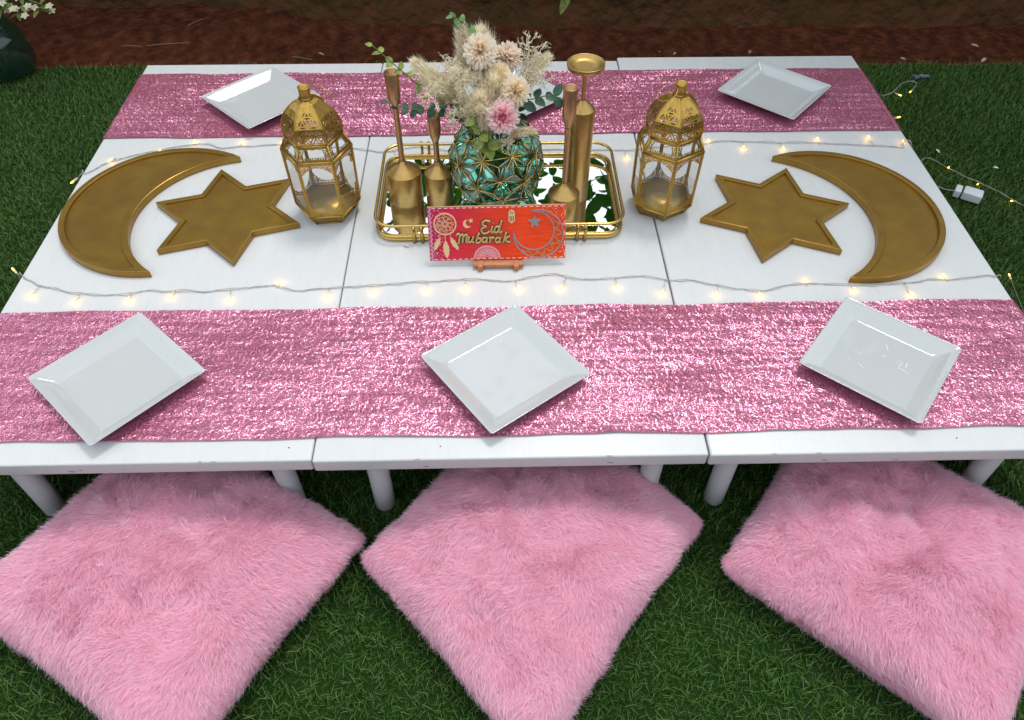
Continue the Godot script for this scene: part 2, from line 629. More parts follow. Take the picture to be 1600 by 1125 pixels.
# ------------------------------------------------------------------ tables
func tables():
	var labels := [
		"low white wooden table holding the crescent tray nearest the green glass jar",
		"low white wooden table carrying the mirror tray, vase and Eid sign",
		"low white wooden table holding the star and crescent beside the plug adapter",
	]
	# x from, x to, z front, z back
	var at := [[-1.1080, -0.3568, -0.806, -2.330], [-0.3548, 0.3992, -0.803, -2.333], [0.4024, 1.1745, -0.801, -2.354]]
	for i in 3:
		var a = at[i]
		var w: float = a[1] - a[0]
		var d: float = a[2] - a[3]
		var c := Vector3((a[0] + a[1]) / 2, 0, (a[2] + a[3]) / 2)
		var t := thing("low_table", labels[i], "table", c, 0.0, "low white tables pushed together")
		var th := 0.034
		put("tabletop", block(Vector3(w, th, d), 0.0045, 3), M.white, t, Transform3D(Basis.IDENTITY, Vector3(0, T - th / 2, 0)))
		var st := ST()
		lathe(st, [[0.020, 0.011], [0.0225, 0.017], [0.0225, T - th - 0.0005]], 24)
		var leg := done(st)
		var inset = [[0.118, 0.098], [0.098, 0.076], [0.078, 0.130]][i]
		for sx in [-1, 1]:
			for sz in [-1, 1]:
				put("leg", leg, M.leg, t, Transform3D(Basis.IDENTITY, Vector3(sx * w / 2 - sx * inset[0 if sx < 0 else 1], 0, sz * (d / 2 - 0.078))))
		# two rails under the top join the legs
		for sz in [-1, 1]:
			put("rail", block(Vector3(w - 0.26, 0.03, 0.02), 0.003), M.leg, t, Transform3D(Basis.IDENTITY, Vector3(0, T - th - 0.0155, sz * (d / 2 - 0.078))))
		# paint knocked off along the near edge
		for k in 4:
			var ch := ST()
			ch.set_smooth_group(FLAT)
			var cr := PackedVector3Array()
			var cw := rng.randf_range(0.004, 0.011)
			for m in 9:
				var ang := -TAU * m / 9.0
				var q := rng.randf_range(0.55, 1.0)
				cr.append(Vector3(cos(ang) * cw * q, 0, sin(ang) * 0.0022 * q))
			fan(ch, cr, false)
			var upper := k < 2
			put("paint_chip", done(ch), M.chip, t, Transform3D(Basis(Vector3.RIGHT, 0.65 if upper else 1.45), Vector3(rng.randf_range(-0.46, 0.46) * w, T - 0.0011 if upper else T - th + 0.007 + rng.randf() * 0.012, d / 2 - 0.0016 if upper else d / 2 + 0.0006)))
		# screw heads
		for k in 1:
			var sc := ST()
			lathe(sc, [[0.0016, 0.0], [0.0016, 0.0005], [0.0008, 0.0007]], 8)
			put("screw", done(sc), M.dark_gap, t, Transform3D(Basis.IDENTITY, Vector3(rng.randf_range(-0.45, 0.45) * w, T - 0.0002, d / 2 - 0.030)))


# ------------------------------------------------------------------ sequined runners
func runner_point(s: float, zz: float, x0: float, x1: float, z0: float, z1: float, fn: FastNoiseLite) -> Array:
	# s metres along the cloth from the hem at the jar's side; zz 0..1 across. Returns point, normal
	var drop := 0.245
	var rr := 0.010
	var arc := PI / 2 * rr
	var flat := x1 - x0 - 2 * rr
	var y := T + 0.0028
	var z := lerpf(z0, z1, zz)
	var p: Vector3
	var n: Vector3
	if s < drop - rr:
		n = Vector3(-1, 0, 0)
		p = Vector3(x0 - 0.002, y - drop + s, z)
		p.x -= 0.006 * (1.0 + sin(z * 30.0)) * clampf((drop - s) / drop, 0, 1)
	elif s < drop - rr + arc:
		var a := (s - drop + rr) / rr
		n = Vector3(-cos(a), sin(a), 0)
		p = Vector3(x0 - 0.002 + rr, y - rr, z) + n * rr
	elif s < drop - rr + arc + flat:
		n = Vector3.UP
		p = Vector3(x0 + rr - 0.002 + (s - drop + rr - arc), y, z)
	elif s < drop - rr + 2 * arc + flat:
		var a := (s - (drop - rr + arc + flat)) / rr
		n = Vector3(sin(a), cos(a), 0)
		p = Vector3(x1 - rr + 0.002, y - rr, z) + n * rr
	else:
		n = Vector3(1, 0, 0)
		var q := s - (drop - rr + 2 * arc + flat)
		p = Vector3(x1 + 0.002, y - rr - q, z)
		p.x += 0.006 * (1.0 + sin(z * 27.0)) * clampf(q / drop, 0, 1)
	var h := 0.0012 * fn.get_noise_2d(p.x * 3.0, z * 22.0)
	p += n * (h + 0.0012)
	p.z += 0.007 * fn.get_noise_1d(p.x * 2.5 + z0 * 9.0) * (1.0 if absf(n.y) > 0.3 else 0.3)
	return [p, n]


func runners():
	var fn := FastNoiseLite.new()
	fn.seed = 77
	fn.frequency = 1.0
	fn.fractal_octaves = 3
	var len_ := 2.29 + 2 * 0.245 - 0.03
	var wid := 0.345
	# squiggling rows of sequins: a walk that turns away from rows already laid
	var cell := 0.00175
	var gx := int(len_ / cell)
	var gz := int(wid / cell)
	var occ := PackedInt32Array()
	occ.resize(gx * gz)
	occ.fill(-1000000)
	var pts := PackedVector3Array()   # s, z, heading
	var count := 0
	var step := 0.00165
	var order := []
	for j in range(1, gz - 1, 2):
		for i in range(1, gx - 1, 2):
			order.append(j * gx + i)
	for k in range(order.size() - 1, 0, -1):
		var q := rng.randi() % (k + 1)
		var tmp = order[k]; order[k] = order[q]; order[q] = tmp
	for o in order:
		var s: float = (o % gx + 0.5) * cell
		var z: float = (o / gx + 0.5) * cell
		if not free_cell(occ, gx, gz, cell, s, z, count + 1000): continue
		var head := rng.randf() * TAU
		var turn := gauss() * 0.45
		count += 100
		for k in 34:
			if s < 0.001 or z < 0.001 or s > len_ - 0.001 or z > wid - 0.001: break
			count += 1
			pts.append(Vector3(s, z, head))
			occ[int(z / cell) * gx + int(s / cell)] = count
			turn = clampf(turn * 0.80 + gauss() * 0.34, -0.85, 0.85)
			var ok := false
			for tr in [0.0, 0.5, -0.5, 1.0, -1.0]:
				var hh: float = head + turn + tr
				if free_cell(occ, gx, gz, cell, s + cos(hh) * step * 1.6, z + sin(hh) * step * 1.6, count):
					head = hh
					ok = true
					break
			if not ok: break
			s += cos(head) * step
			z += sin(head) * step
	# the disc
	var st := ST()
	st.set_smooth_group(FLAT)
	var ring := circle(0.00138, 0.0, 6)
	fan(st, ring, false)
	var disc := done(st)
	var spec := [
		["sequin_runner", "pink sequin runner under the three plates on the cushion side", -0.8545, -1.2085],
		["sequin_runner", "pink sequin runner on the side of the table next to the wall", -1.9045, -2.2620],
	]
	var streak := FastNoiseLite.new()
	streak.seed = 99
	streak.frequency = 1.0
	streak.fractal_octaves = 3
	for q in 2:
		var e = spec[q]
		var t := thing(e[0], e[1], "table runner", Vector3.ZERO, 0.0, "pink sequin table runners")
		st = ST()
		var prev := []
		var ns := 190
		for i in ns + 1:
			var row := []
			for j in 25: row.append(runner_point(len_ * i / ns, j / 24.0, -1.109, 1.1755, e[2], e[3], fn)[0])
			if i > 0:
				for j in 24: quad(st, prev[j], row[j], row[j + 1], prev[j + 1])
			prev = row
		put("cloth", done(st), M.runner, t)
		var xfs := []
		var cols := []
		for p in pts:
			var s: float = p.x if q == 0 else len_ - p.x
			var zz: float = p.y / wid
			var at := runner_point(s, zz, -1.109, 1.1755, e[2], e[3], fn)
			var pos: Vector3 = at[0]
			var n: Vector3 = at[1]
			# overlap along the row, plus the lie of the cloth in long shallow ripples
			var along := Vector3(cos(p.z), 0, sin(p.z))
			if absf(n.x) > 0.5: along = Vector3(0, cos(p.z), sin(p.z))
			var rip := streak.get_noise_2d(pos.x * 4.0 + q * 50, pos.z * 62.0)
			var rip2 := streak.get_noise_2d(pos.x * 9.0 + 31.0, pos.z * 40.0 + 70.0)
			var up := n + along * 0.16 + Vector3(0.10 * rip2 + gauss() * 0.09, 0, 0.32 * rip + 0.20 * streak.get_noise_2d(pos.x * 2.2 + 9.0, pos.z * 5.0) + gauss() * 0.09)
			xfs.append(Transform3D(basis_from(up, along), pos + n * 0.0011))
			var v := rng.randf_range(0.85, 1.12)
			cols.append(Color(0.76 * v, 0.33 * v, 0.49 * v))
		many("sequins", disc, M.sequin, t, xfs, cols)


func free_cell(occ: PackedInt32Array, gx: int, gz: int, cell: float, s: float, z: float, now: int) -> bool:
	var i := int(s / cell)
	var j := int(z / cell)
	if i < 0 or j < 0 or i >= gx or j >= gz: return false
	for b in range(maxi(0, j - 1), mini(gz, j + 2)):
		for a in range(maxi(0, i - 1), mini(gx, i + 2)):
			var o := occ[b * gx + a]
			if o > -1000 and (o < now - 3 or o > now): return false
	return true


# ------------------------------------------------------------------ fur cushions
func fur_tuft(seed_: int) -> ArrayMesh:
	rng.seed = seed_
	var st := ST()
	st.set_smooth_group(FLAT)
	for i in 15:
		var a := rng.randf() * TAU
		var p := Vector3(cos(a), 0, sin(a)) * 0.0060 * sqrt(rng.randf())
		var o := gauss() * 0.45
		var d := Vector3(cos(o), 0, sin(o))
		var s := d.cross(Vector3.UP).rotated(d, gauss() * 0.7)
		var l := rng.randf_range(0.015, 0.029)
		var w := rng.randf_range(0.00030, 0.00058)
		var prev := [p - s * w, p + s * w]
		var c := p
		var up0 := rng.randf_range(0.9, 1.35)
		for k in range(1, 5):
			var t := k / 4.0
			var el := up0 * (1.0 - 0.72 * t)
			c += (Vector3.UP * sin(el) + d * cos(el)) * l / 4.0
			c += s * gauss() * 0.0006
			var ww := w * (1.0 - 0.85 * t * t)
			var nx := [c - s * ww, c + s * ww]
			quad(st, prev[0], prev[1], nx[1], nx[0])
			prev = nx
	return done(st)


func cushions():
	var tufts := [fur_tuft(1), fur_tuft(2), fur_tuft(3)]
	rng.seed = 4242
	var spec := [
		["fluffy pink floor cushion reaching under the table with the jar-side crescent", [Vector2(-1.055, -0.645), Vector2(-0.565, -0.315), Vector2(-0.280, -0.765), Vector2(-0.755, -1.09)]],
		["fluffy pink floor cushion in front of the table with the Eid sign", [Vector2(-0.290, -0.715), Vector2(0.052, -0.315), Vector2(0.430, -0.79), Vector2(0.075, -1.15)]],
		["fluffy pink floor cushion with a dented middle, below the smeared plate", [Vector2(0.438, -0.685), Vector2(0.845, -0.315), Vector2(1.185, -0.715), Vector2(0.765, -1.09)]],
	]
	var fn := FastNoiseLite.new()
	fn.seed = 12
	fn.frequency = 1.0
	fn.fractal_octaves = 3
	for q in 3:
		var c: Array = spec[q][1]
		var o: Vector2 = (c[0] + c[1] + c[2] + c[3]) / 4.0
		var t := thing("fur_cushion", spec[q][0], "cushion", Vector3(o.x, 0.030, o.y), 0.0, "pink fur floor cushions")
		# body
		var N := 40
		var st := ST()
		for side in [1, -1]:
			var prev := []
			for i in N + 1:
				var row := []
				for j in N + 1: row.append(cushion_point(c, o, q, -1.0 + 2.0 * i / N, -1.0 + 2.0 * j / N, side, fn))
				if i > 0:
					for j in N:
						if side > 0: quad(st, prev[j], row[j], row[j + 1], prev[j + 1])
						else: quad(st, prev[j], prev[j + 1], row[j + 1], row[j])
				prev = row
		put("body", done(st), M.fur_base, t)
		# coat
		var sets := [[], [], []]
		var tint := [[], [], []]
		var n := 190
		for i in n:
			for j in n + 60:
				var u := -1.0 + 2.0 * (i + rng.randf()) / n
				var v := -1.0 + 2.0 * (j + rng.randf()) / n
				var side := 1
				if j >= n:      # the underside's outer band, so that the rim is furry all round
					side = -1
					var e := rng.randf_range(0.86, 1.0)
					var w := rng.randf_range(-1, 1)
					var f := rng.randi() % 4
					u = e if f == 0 else -e if f == 1 else w
					v = w if f < 2 else (e if f == 2 else -e)
				var p := cushion_point(c, o, q, u, v, side, fn)
				var pu := cushion_point(c, o, q, u + (0.02 if u < 0 else -0.02), v, side, fn)
				var pv := cushion_point(c, o, q, u, v + (0.02 if v < 0 else -0.02), side, fn)
				var nrm := (pu - p).cross(pv - p).normalized()
				if nrm.y * side < 0: nrm = -nrm
				if not nrm.is_finite() or nrm.length() < 0.5: nrm = Vector3.UP * side
				var out := Vector3(p.x, 0, p.z).normalized()
				var edge := maxf(absf(u), absf(v))
				nrm = (nrm + out * 1.4 * smoothstep(0.86, 1.0, edge)).normalized()
				var a := fn.get_noise_2d(p.x * 3.2 + q * 20, p.z * 3.2) * 3.4 + fn.get_noise_2d(p.x * 12.0 + q * 9.0, p.z * 12.0) * 1.8
				var dir := Vector3(0.15, 0, 0.55).rotated(Vector3.UP, a) + out * (0.25 + 1.3 * smoothstep(0.7, 1.0, edge)) + Vector3(gauss(), 0, gauss()) * 0.26
				var z := rng.randf_range(0.75, 1.12) * lerpf(1.0, 0.8, smoothstep(0.9, 1.0, edge))
				var k := rng.randi() % 3
				sets[k].append(Transform3D(basis_from(nrm + Vector3(gauss(), gauss(), gauss()) * 0.12, dir).scaled(Vector3.ONE * z), p))
				var w1 := rng.randf_range(0.93, 1.05)
				var w2 := 0.5 + 0.5 * fn.get_noise_2d(p.x * 5.0 + 40.0, p.z * 5.0 + q * 7.0)
				tint[k].append(Color(minf(0.985 * w1, 1.0), minf((0.785 + 0.045 * w2) * w1, 1.0), minf((0.885 + 0.03 * w2) * w1, 1.0)))
		for k in 3: many("fur", tufts[k], M.fur, t, sets[k], tint[k])


func cushion_point(c: Array, o: Vector2, q: int, u: float, v: float, side: int, fn: FastNoiseLite) -> Vector3:
	# corners are pulled out, sides drawn in; thick in the middle
	var pu := u * (1.0 - 0.07 * (1.0 - v * v)) * sqrt(1.0 - 0.03 * v * v)
	var pv := v * (1.0 - 0.07 * (1.0 - u * u)) * sqrt(1.0 - 0.03 * u * u)
	var s := (pu + 1.0) / 2
	var r := (pv + 1.0) / 2
	# corner order: 0 at (-1,-1), 1 at (1,-1), 2 at (1,1), 3 at (-1,1)
	var p: Vector2 = c[0].lerp(c[1], s).lerp(c[3].lerp(c[2], s), r) - o
	p = p * (1.015 - 0.055 * pow(u * v, 6.0) + 0.022 * fn.get_noise_2d(p.x * 6.0 + q * 13.0, p.y * 6.0 + 5.0))
	var fat := pow(maxf(0.0, (1.0 - u * u) * (1.0 - v * v)), 0.47)
	var h := 0.086 * fat
	var y := 0.046
	if side > 0:
		y += h
		y += fat * 0.030 * fn.get_noise_2d(p.x * 5.0 + q * 31.0, p.y * 5.0)
		if q == 2: y -= 0.028 * exp(-pow((u + 0.15) * 4.0, 2.0)) * fat
	else:
		y = maxf(y - h, 0.004)
	return Vector3(p.x, y, p.y)


# ------------------------------------------------------------------ plates
func rounded_square(h: float, r: float, y: float) -> PackedVector3Array:
	var o := PackedVector3Array()
	for q in 4:
		var a0 := -PI / 2 * q
		var c := Vector3(cos(a0 - PI / 4), 0, sin(a0 - PI / 4)) * (h - r) * sqrt(2.0)
		for k in 7:
			var a := a0 - PI / 2 * k / 6.0
			o.append(c + Vector3(cos(a) * r, y, sin(a) * r))
		# straight run to the next corner
		var a1 := a0 - PI / 2
		var e := c + Vector3(cos(a1) * r, y, sin(a1) * r)
		var c2 := Vector3(cos(a1 - PI / 4), 0, sin(a1 - PI / 4)) * (h - r) * sqrt(2.0)
		var s := c2 + Vector3(cos(a1) * r, y, sin(a1) * r)
		for k in range(1, 6): o.append(e.lerp(s, k / 6.0))
	return o


func plates():
	var st := ST()
	var rs := []
	for p in [[0.074, 0.012, 0.0], [0.080, 0.012, 0.0015], [0.118, 0.007, 0.0185], [0.1245, 0.006, 0.0235], [0.1258, 0.006, 0.0248], [0.1250, 0.006, 0.0260], [0.1236, 0.005, 0.0258], [0.1080, 0.004, 0.0168], [0.0905, 0.004, 0.0062], [0.0885, 0.004, 0.0054], [0.0850, 0.004, 0.0051], [0.05, 0.004, 0.0050]]:
		rs.append(rounded_square(p[0], p[1], p[2]))
	rings(st, rs, true, true)
	var body := done(st)
	var sm := ST()
	# what is left of a meal on one plate: thin dried smears
	var spec := [
		["square white plate under the front of the Eid sign, on the near runner", Vector3(0.0135, 0, -1.012), 9.0],
		["square white plate on the near runner in front of the jar-side crescent tray", Vector3(-0.770, 0, -1.002), -2.0],
		["square white plate with smeared marks on the near runner", Vector3(0.794, 0, -1.020), -5.0],
		["square white plate on the wall-side runner near the plug adapter", Vector3(0.846, 0, -2.097), -3.0],
		["square white plate on the wall-side runner behind the brass lantern with the latch", Vector3(-0.690, 0, -2.077), 0.0],
		["square white plate half hidden behind the flowers and candle holders", Vector3(0.050, 0, -2.085), 6.0],
	]
	for i in 6:
		var s = spec[i]
		var at: Vector3 = s[1]
		at.y = T + 0.0058
		var t := thing("square_plate", s[0], "plate", at, deg_to_rad(45.0 - s[2]), "square white plates on the runners")
		put("dish", body, M.plate, t)
		if i == 2:
			for k in 9:
				var a := rng.randf() * TAU
				var c := Vector3(rng.randf_range(-0.06, 0.06), 0.00515, rng.randf_range(-0.06, 0.06))
				var d := Vector3(cos(a), 0, sin(a))
				var q := ST()
				var l := rng.randf_range(0.004, 0.016)
				var w := rng.randf_range(0.0004, 0.0011)
				var x := d.cross(Vector3.UP) * w
				quad(q, c - d * l - x, c - d * l * 0.3 + x * 2.0, c + d * l + x * 0.4, c + d * l * 0.4 - x * 1.6)
				put("smear", done(q), M.smear if M.has("smear") else mat(srgb(0.56, 0.58, 0.59), 0.5), t)


# ------------------------------------------------------------------ gold crescent and star trays
func dish(parent: Node3D, outer: PackedVector2Array, inner: PackedVector2Array, h: float, floor_y: float):
	# outlines in x, z with matching points; the order must turn so that rings() faces out
	var R := []
	var oc := PackedVector3Array()
	var c := Vector2.ZERO
	for p in outer: c += p
	c /= outer.size()
	var lev := [[0.0, 0.0012], [0.0012, 0.0], [h - 0.0025, 0.0], [h - 0.0007, 0.0009], [h, 0.0028]]
	for l in lev:
		var ring := PackedVector3Array()
		for i in outer.size():
			var q := outer[i].move_toward(inner[i], l[1])
			ring.append(Vector3(q.x, l[0], q.y))
		R.append(ring)
	for l in [[h, 0.0018], [h - 0.001, 0.0004], [floor_y, -0.0008]]:
		var ring := PackedVector3Array()
		for i in outer.size():
			var q := inner[i].move_toward(outer[i], l[1]) if l[1] > 0 else inner[i]
			if l[1] < 0: q = inner[i] + (inner[i] - outer[i]).normalized() * 0.0012
			ring.append(Vector3(q.x, l[0], q.y))
		R.append(ring)
	var st := ST()
	st.set_smooth_group(FLAT)
	rings(st, R)
	put("rim", done(st), M.gold_paint, parent)
	st = ST()
	st.set_smooth_group(FLAT)
	var last: PackedVector3Array = R[R.size() - 1]
	var flat := PackedVector2Array()
	for p in last: flat.append(Vector2(p.x, p.z))
	var idx := Geometry2D.triangulate_polygon(flat)
	for k in range(0, idx.size(), 3):
		var a := last[idx[k]]
		var b := last[idx[k + 1]]
		var d := last[idx[k + 2]]
		if (b - a).cross(d - a).y > 0: tri(st, a, b, d)
		else: tri(st, a, d, b)
	put("sunken_floor", done(st), M.gold_paint, parent)
	st = ST()
	idx = Geometry2D.triangulate_polygon(outer)
	for k in range(0, idx.size(), 3):
		var v := [outer[idx[k]], outer[idx[k + 1]], outer[idx[k + 2]]]
		var a := Vector3(v[0].x, 0.0002, v[0].y)
		var b := Vector3(v[1].x, 0.0002, v[1].y)
		var d := Vector3(v[2].x, 0.0002, v[2].y)
		if (b - a).cross(d - a).y < 0: tri(st, a, b, d)
		else: tri(st, a, d, b)
	put("underside", done(st), M.gold_paint, parent)


func orient(poly: PackedVector2Array, other: PackedVector2Array) -> Array:
	# rings() wants the outline to run so that x to z turns like circle()
	var area := 0.0
	for i in poly.size():
		var p := poly[i]
		var q := poly[(i + 1) % poly.size()]
		area += p.x * q.y - q.x * p.y
	if area > 0:
		poly.reverse()
		other.reverse()
	return [poly, other]


func moon_outline(co: Vector2, ro: float, ci: Vector2, ri: float, n := 40) -> PackedVector2Array:
	# the part of the outer circle that the inner one does not cover
	var d := ci - co
	var L := d.length()
	var a := (ro * ro - ri * ri + L * L) / (2 * L)
	var h := sqrt(maxf(ro * ro - a * a, 0.0))
	var m := co + d / L * a
	var perp := Vector2(-d.y, d.x) / L
	var p1 := m + perp * h
	var p2 := m - perp * h
	var o := PackedVector2Array()
	var a1 := (p1 - co).angle()
	var a2 := (p2 - co).angle()
	while a2 < a1: a2 += TAU
	for k in n: 
		var t := lerpf(a1, a2, float(k) / (n - 1))
		o.append(co + Vector2(cos(t), sin(t)) * ro)
	var b1 := (p2 - ci).angle()
	var b2 := (p1 - ci).angle()
	while b2 > b1: b2 -= TAU
	for k in range(1, n - 1):
		var t := lerpf(b1, b2, float(k) / (n - 1))
		o.append(ci + Vector2(cos(t), sin(t)) * ri)
	return o


func gold_trays():
	var spec := [
		["gold painted crescent moon tray with horns towards the lantern, jar side", Vector2(-0.8364, -1.5754), 0.2534, Vector2(-0.6457, -1.5297), 0.2586],
		["gold painted crescent moon tray close to the plug adapter", Vector2(0.8644, -1.5257), 0.2572, Vector2(0.6728, -1.503), 0.2707],
	]
	for s in spec:
		var co: Vector2 = s[1]
		var ci: Vector2 = s[3] - co
		var t := thing("crescent_tray", s[0], "tray", Vector3(co.x, T + 0.0008, co.y), 0.0, "gold crescent and star trays")
		var o := moon_outline(Vector2.ZERO, s[2], ci, s[4])
		var i := moon_outline(Vector2.ZERO, s[2] - 0.016, ci, s[4] + 0.016)
		var f := orient(o, i)
		dish(t, f[0], f[1], 0.0185, 0.0115)
	var stars := [
		["gold painted six-pointed star tray between crescent and latched lantern", Vector2(-0.6755, -1.5432), 0.195, 13.5],
		["gold painted six-pointed star tray beside the adapter-side crescent", Vector2(0.7072, -1.525), 0.1975, -7.5],
	]
	for s in stars:
		var t := thing("star_tray", s[0], "tray", Vector3(s[1].x, T + 0.0008, s[1].y), 0.0, "gold crescent and star trays")
		var o := PackedVector2Array()
		var i := PackedVector2Array()
		var R: float = s[2]
		for k in 12:
			var a := deg_to_rad(s[3]) + PI / 6 * k
			var rad := R if k % 2 == 0 else R / sqrt(3.0)
			var ri := R - 0.026 if k % 2 == 0 else R / sqrt(3.0) - 0.0150
			o.append(Vector2(cos(a), sin(a)) * rad)
			i.append(Vector2(cos(a), sin(a)) * ri)
		var f := orient(o, i)
		dish(t, f[0], f[1], 0.0165, 0.0105)


# ------------------------------------------------------------------ lanterns
func tracery(x: float, y: float, R: float, w: float) -> bool:   # true on the metal of a six-petal flower net
	var j0 := int(round(y / (R * 0.866)))
	for j in range(j0 - 2, j0 + 3):
		var ox := 0.5 * R if posmod(j, 2) == 1 else 0.0
		var i0 := int(round((x - ox) / R))
		for i in range(i0 - 1, i0 + 2):
			var d := Vector2(x - ox - i * R, y - j * R * 0.866).length()
			if absf(d - R) < w: return true
	return false


# prof: [[radius of the six-sided ring, height], ...]; metal(x, y, half width, height) says where the sheet is left standing
func hex_panel(prof: Array, nu: int, nv: int, metal: Callable) -> ArrayMesh:
	var lens := [0.0]
	for i in prof.size() - 1:
		lens.append(lens[i] + Vector2(prof[i + 1][0] * 0.866 - prof[i][0] * 0.866, prof[i + 1][1] - prof[i][1]).length())
	var total: float = lens[lens.size() - 1]
	var rows := []
	var ys := []
	var hw := []
	for j in nv + 1:
		var l := total * j / nv
		var k := 0
		while k < prof.size() - 2 and l > lens[k + 1]: k += 1
		var t: float = (l - lens[k]) / maxf(lens[k + 1] - lens[k], 1e-6)
		var rad := lerpf(prof[k][0], prof[k + 1][0], t)
		var y := lerpf(prof[k][1], prof[k + 1][1], t)
		var row := PackedVector3Array()
		for i in nu + 1: row.append(Vector3(rad * (float(i) / nu - 0.5), y, rad * 0.866))
		rows.append(row)
		ys.append(l)
		hw.append(rad * 0.5)
	var st := ST()
	st.set_smooth_group(FLAT)
	for j in nv:
		for i in nu:
			var h: float = (hw[j] + hw[j + 1]) / 2
			var x: float = 2.0 * h * ((i + 0.5) / nu - 0.5)
			if metal.call(x, (ys[j] + ys[j + 1]) / 2, h, total):
				quad(st, rows[j][i], rows[j][i + 1], rows[j + 1][i + 1], rows[j + 1][i])
	return done(st)


func hex_ring(st: SurfaceTool, rad: float, y: float, r: float):
	var p := PackedVector3Array()
	for k in 6:
		var a := TAU * k / 6.0
		p.append(Vector3(cos(a) * rad, y, sin(a) * rad))
	for k in 6: tube(st, [p[k], p[(k + 1) % 6]], r, 6)


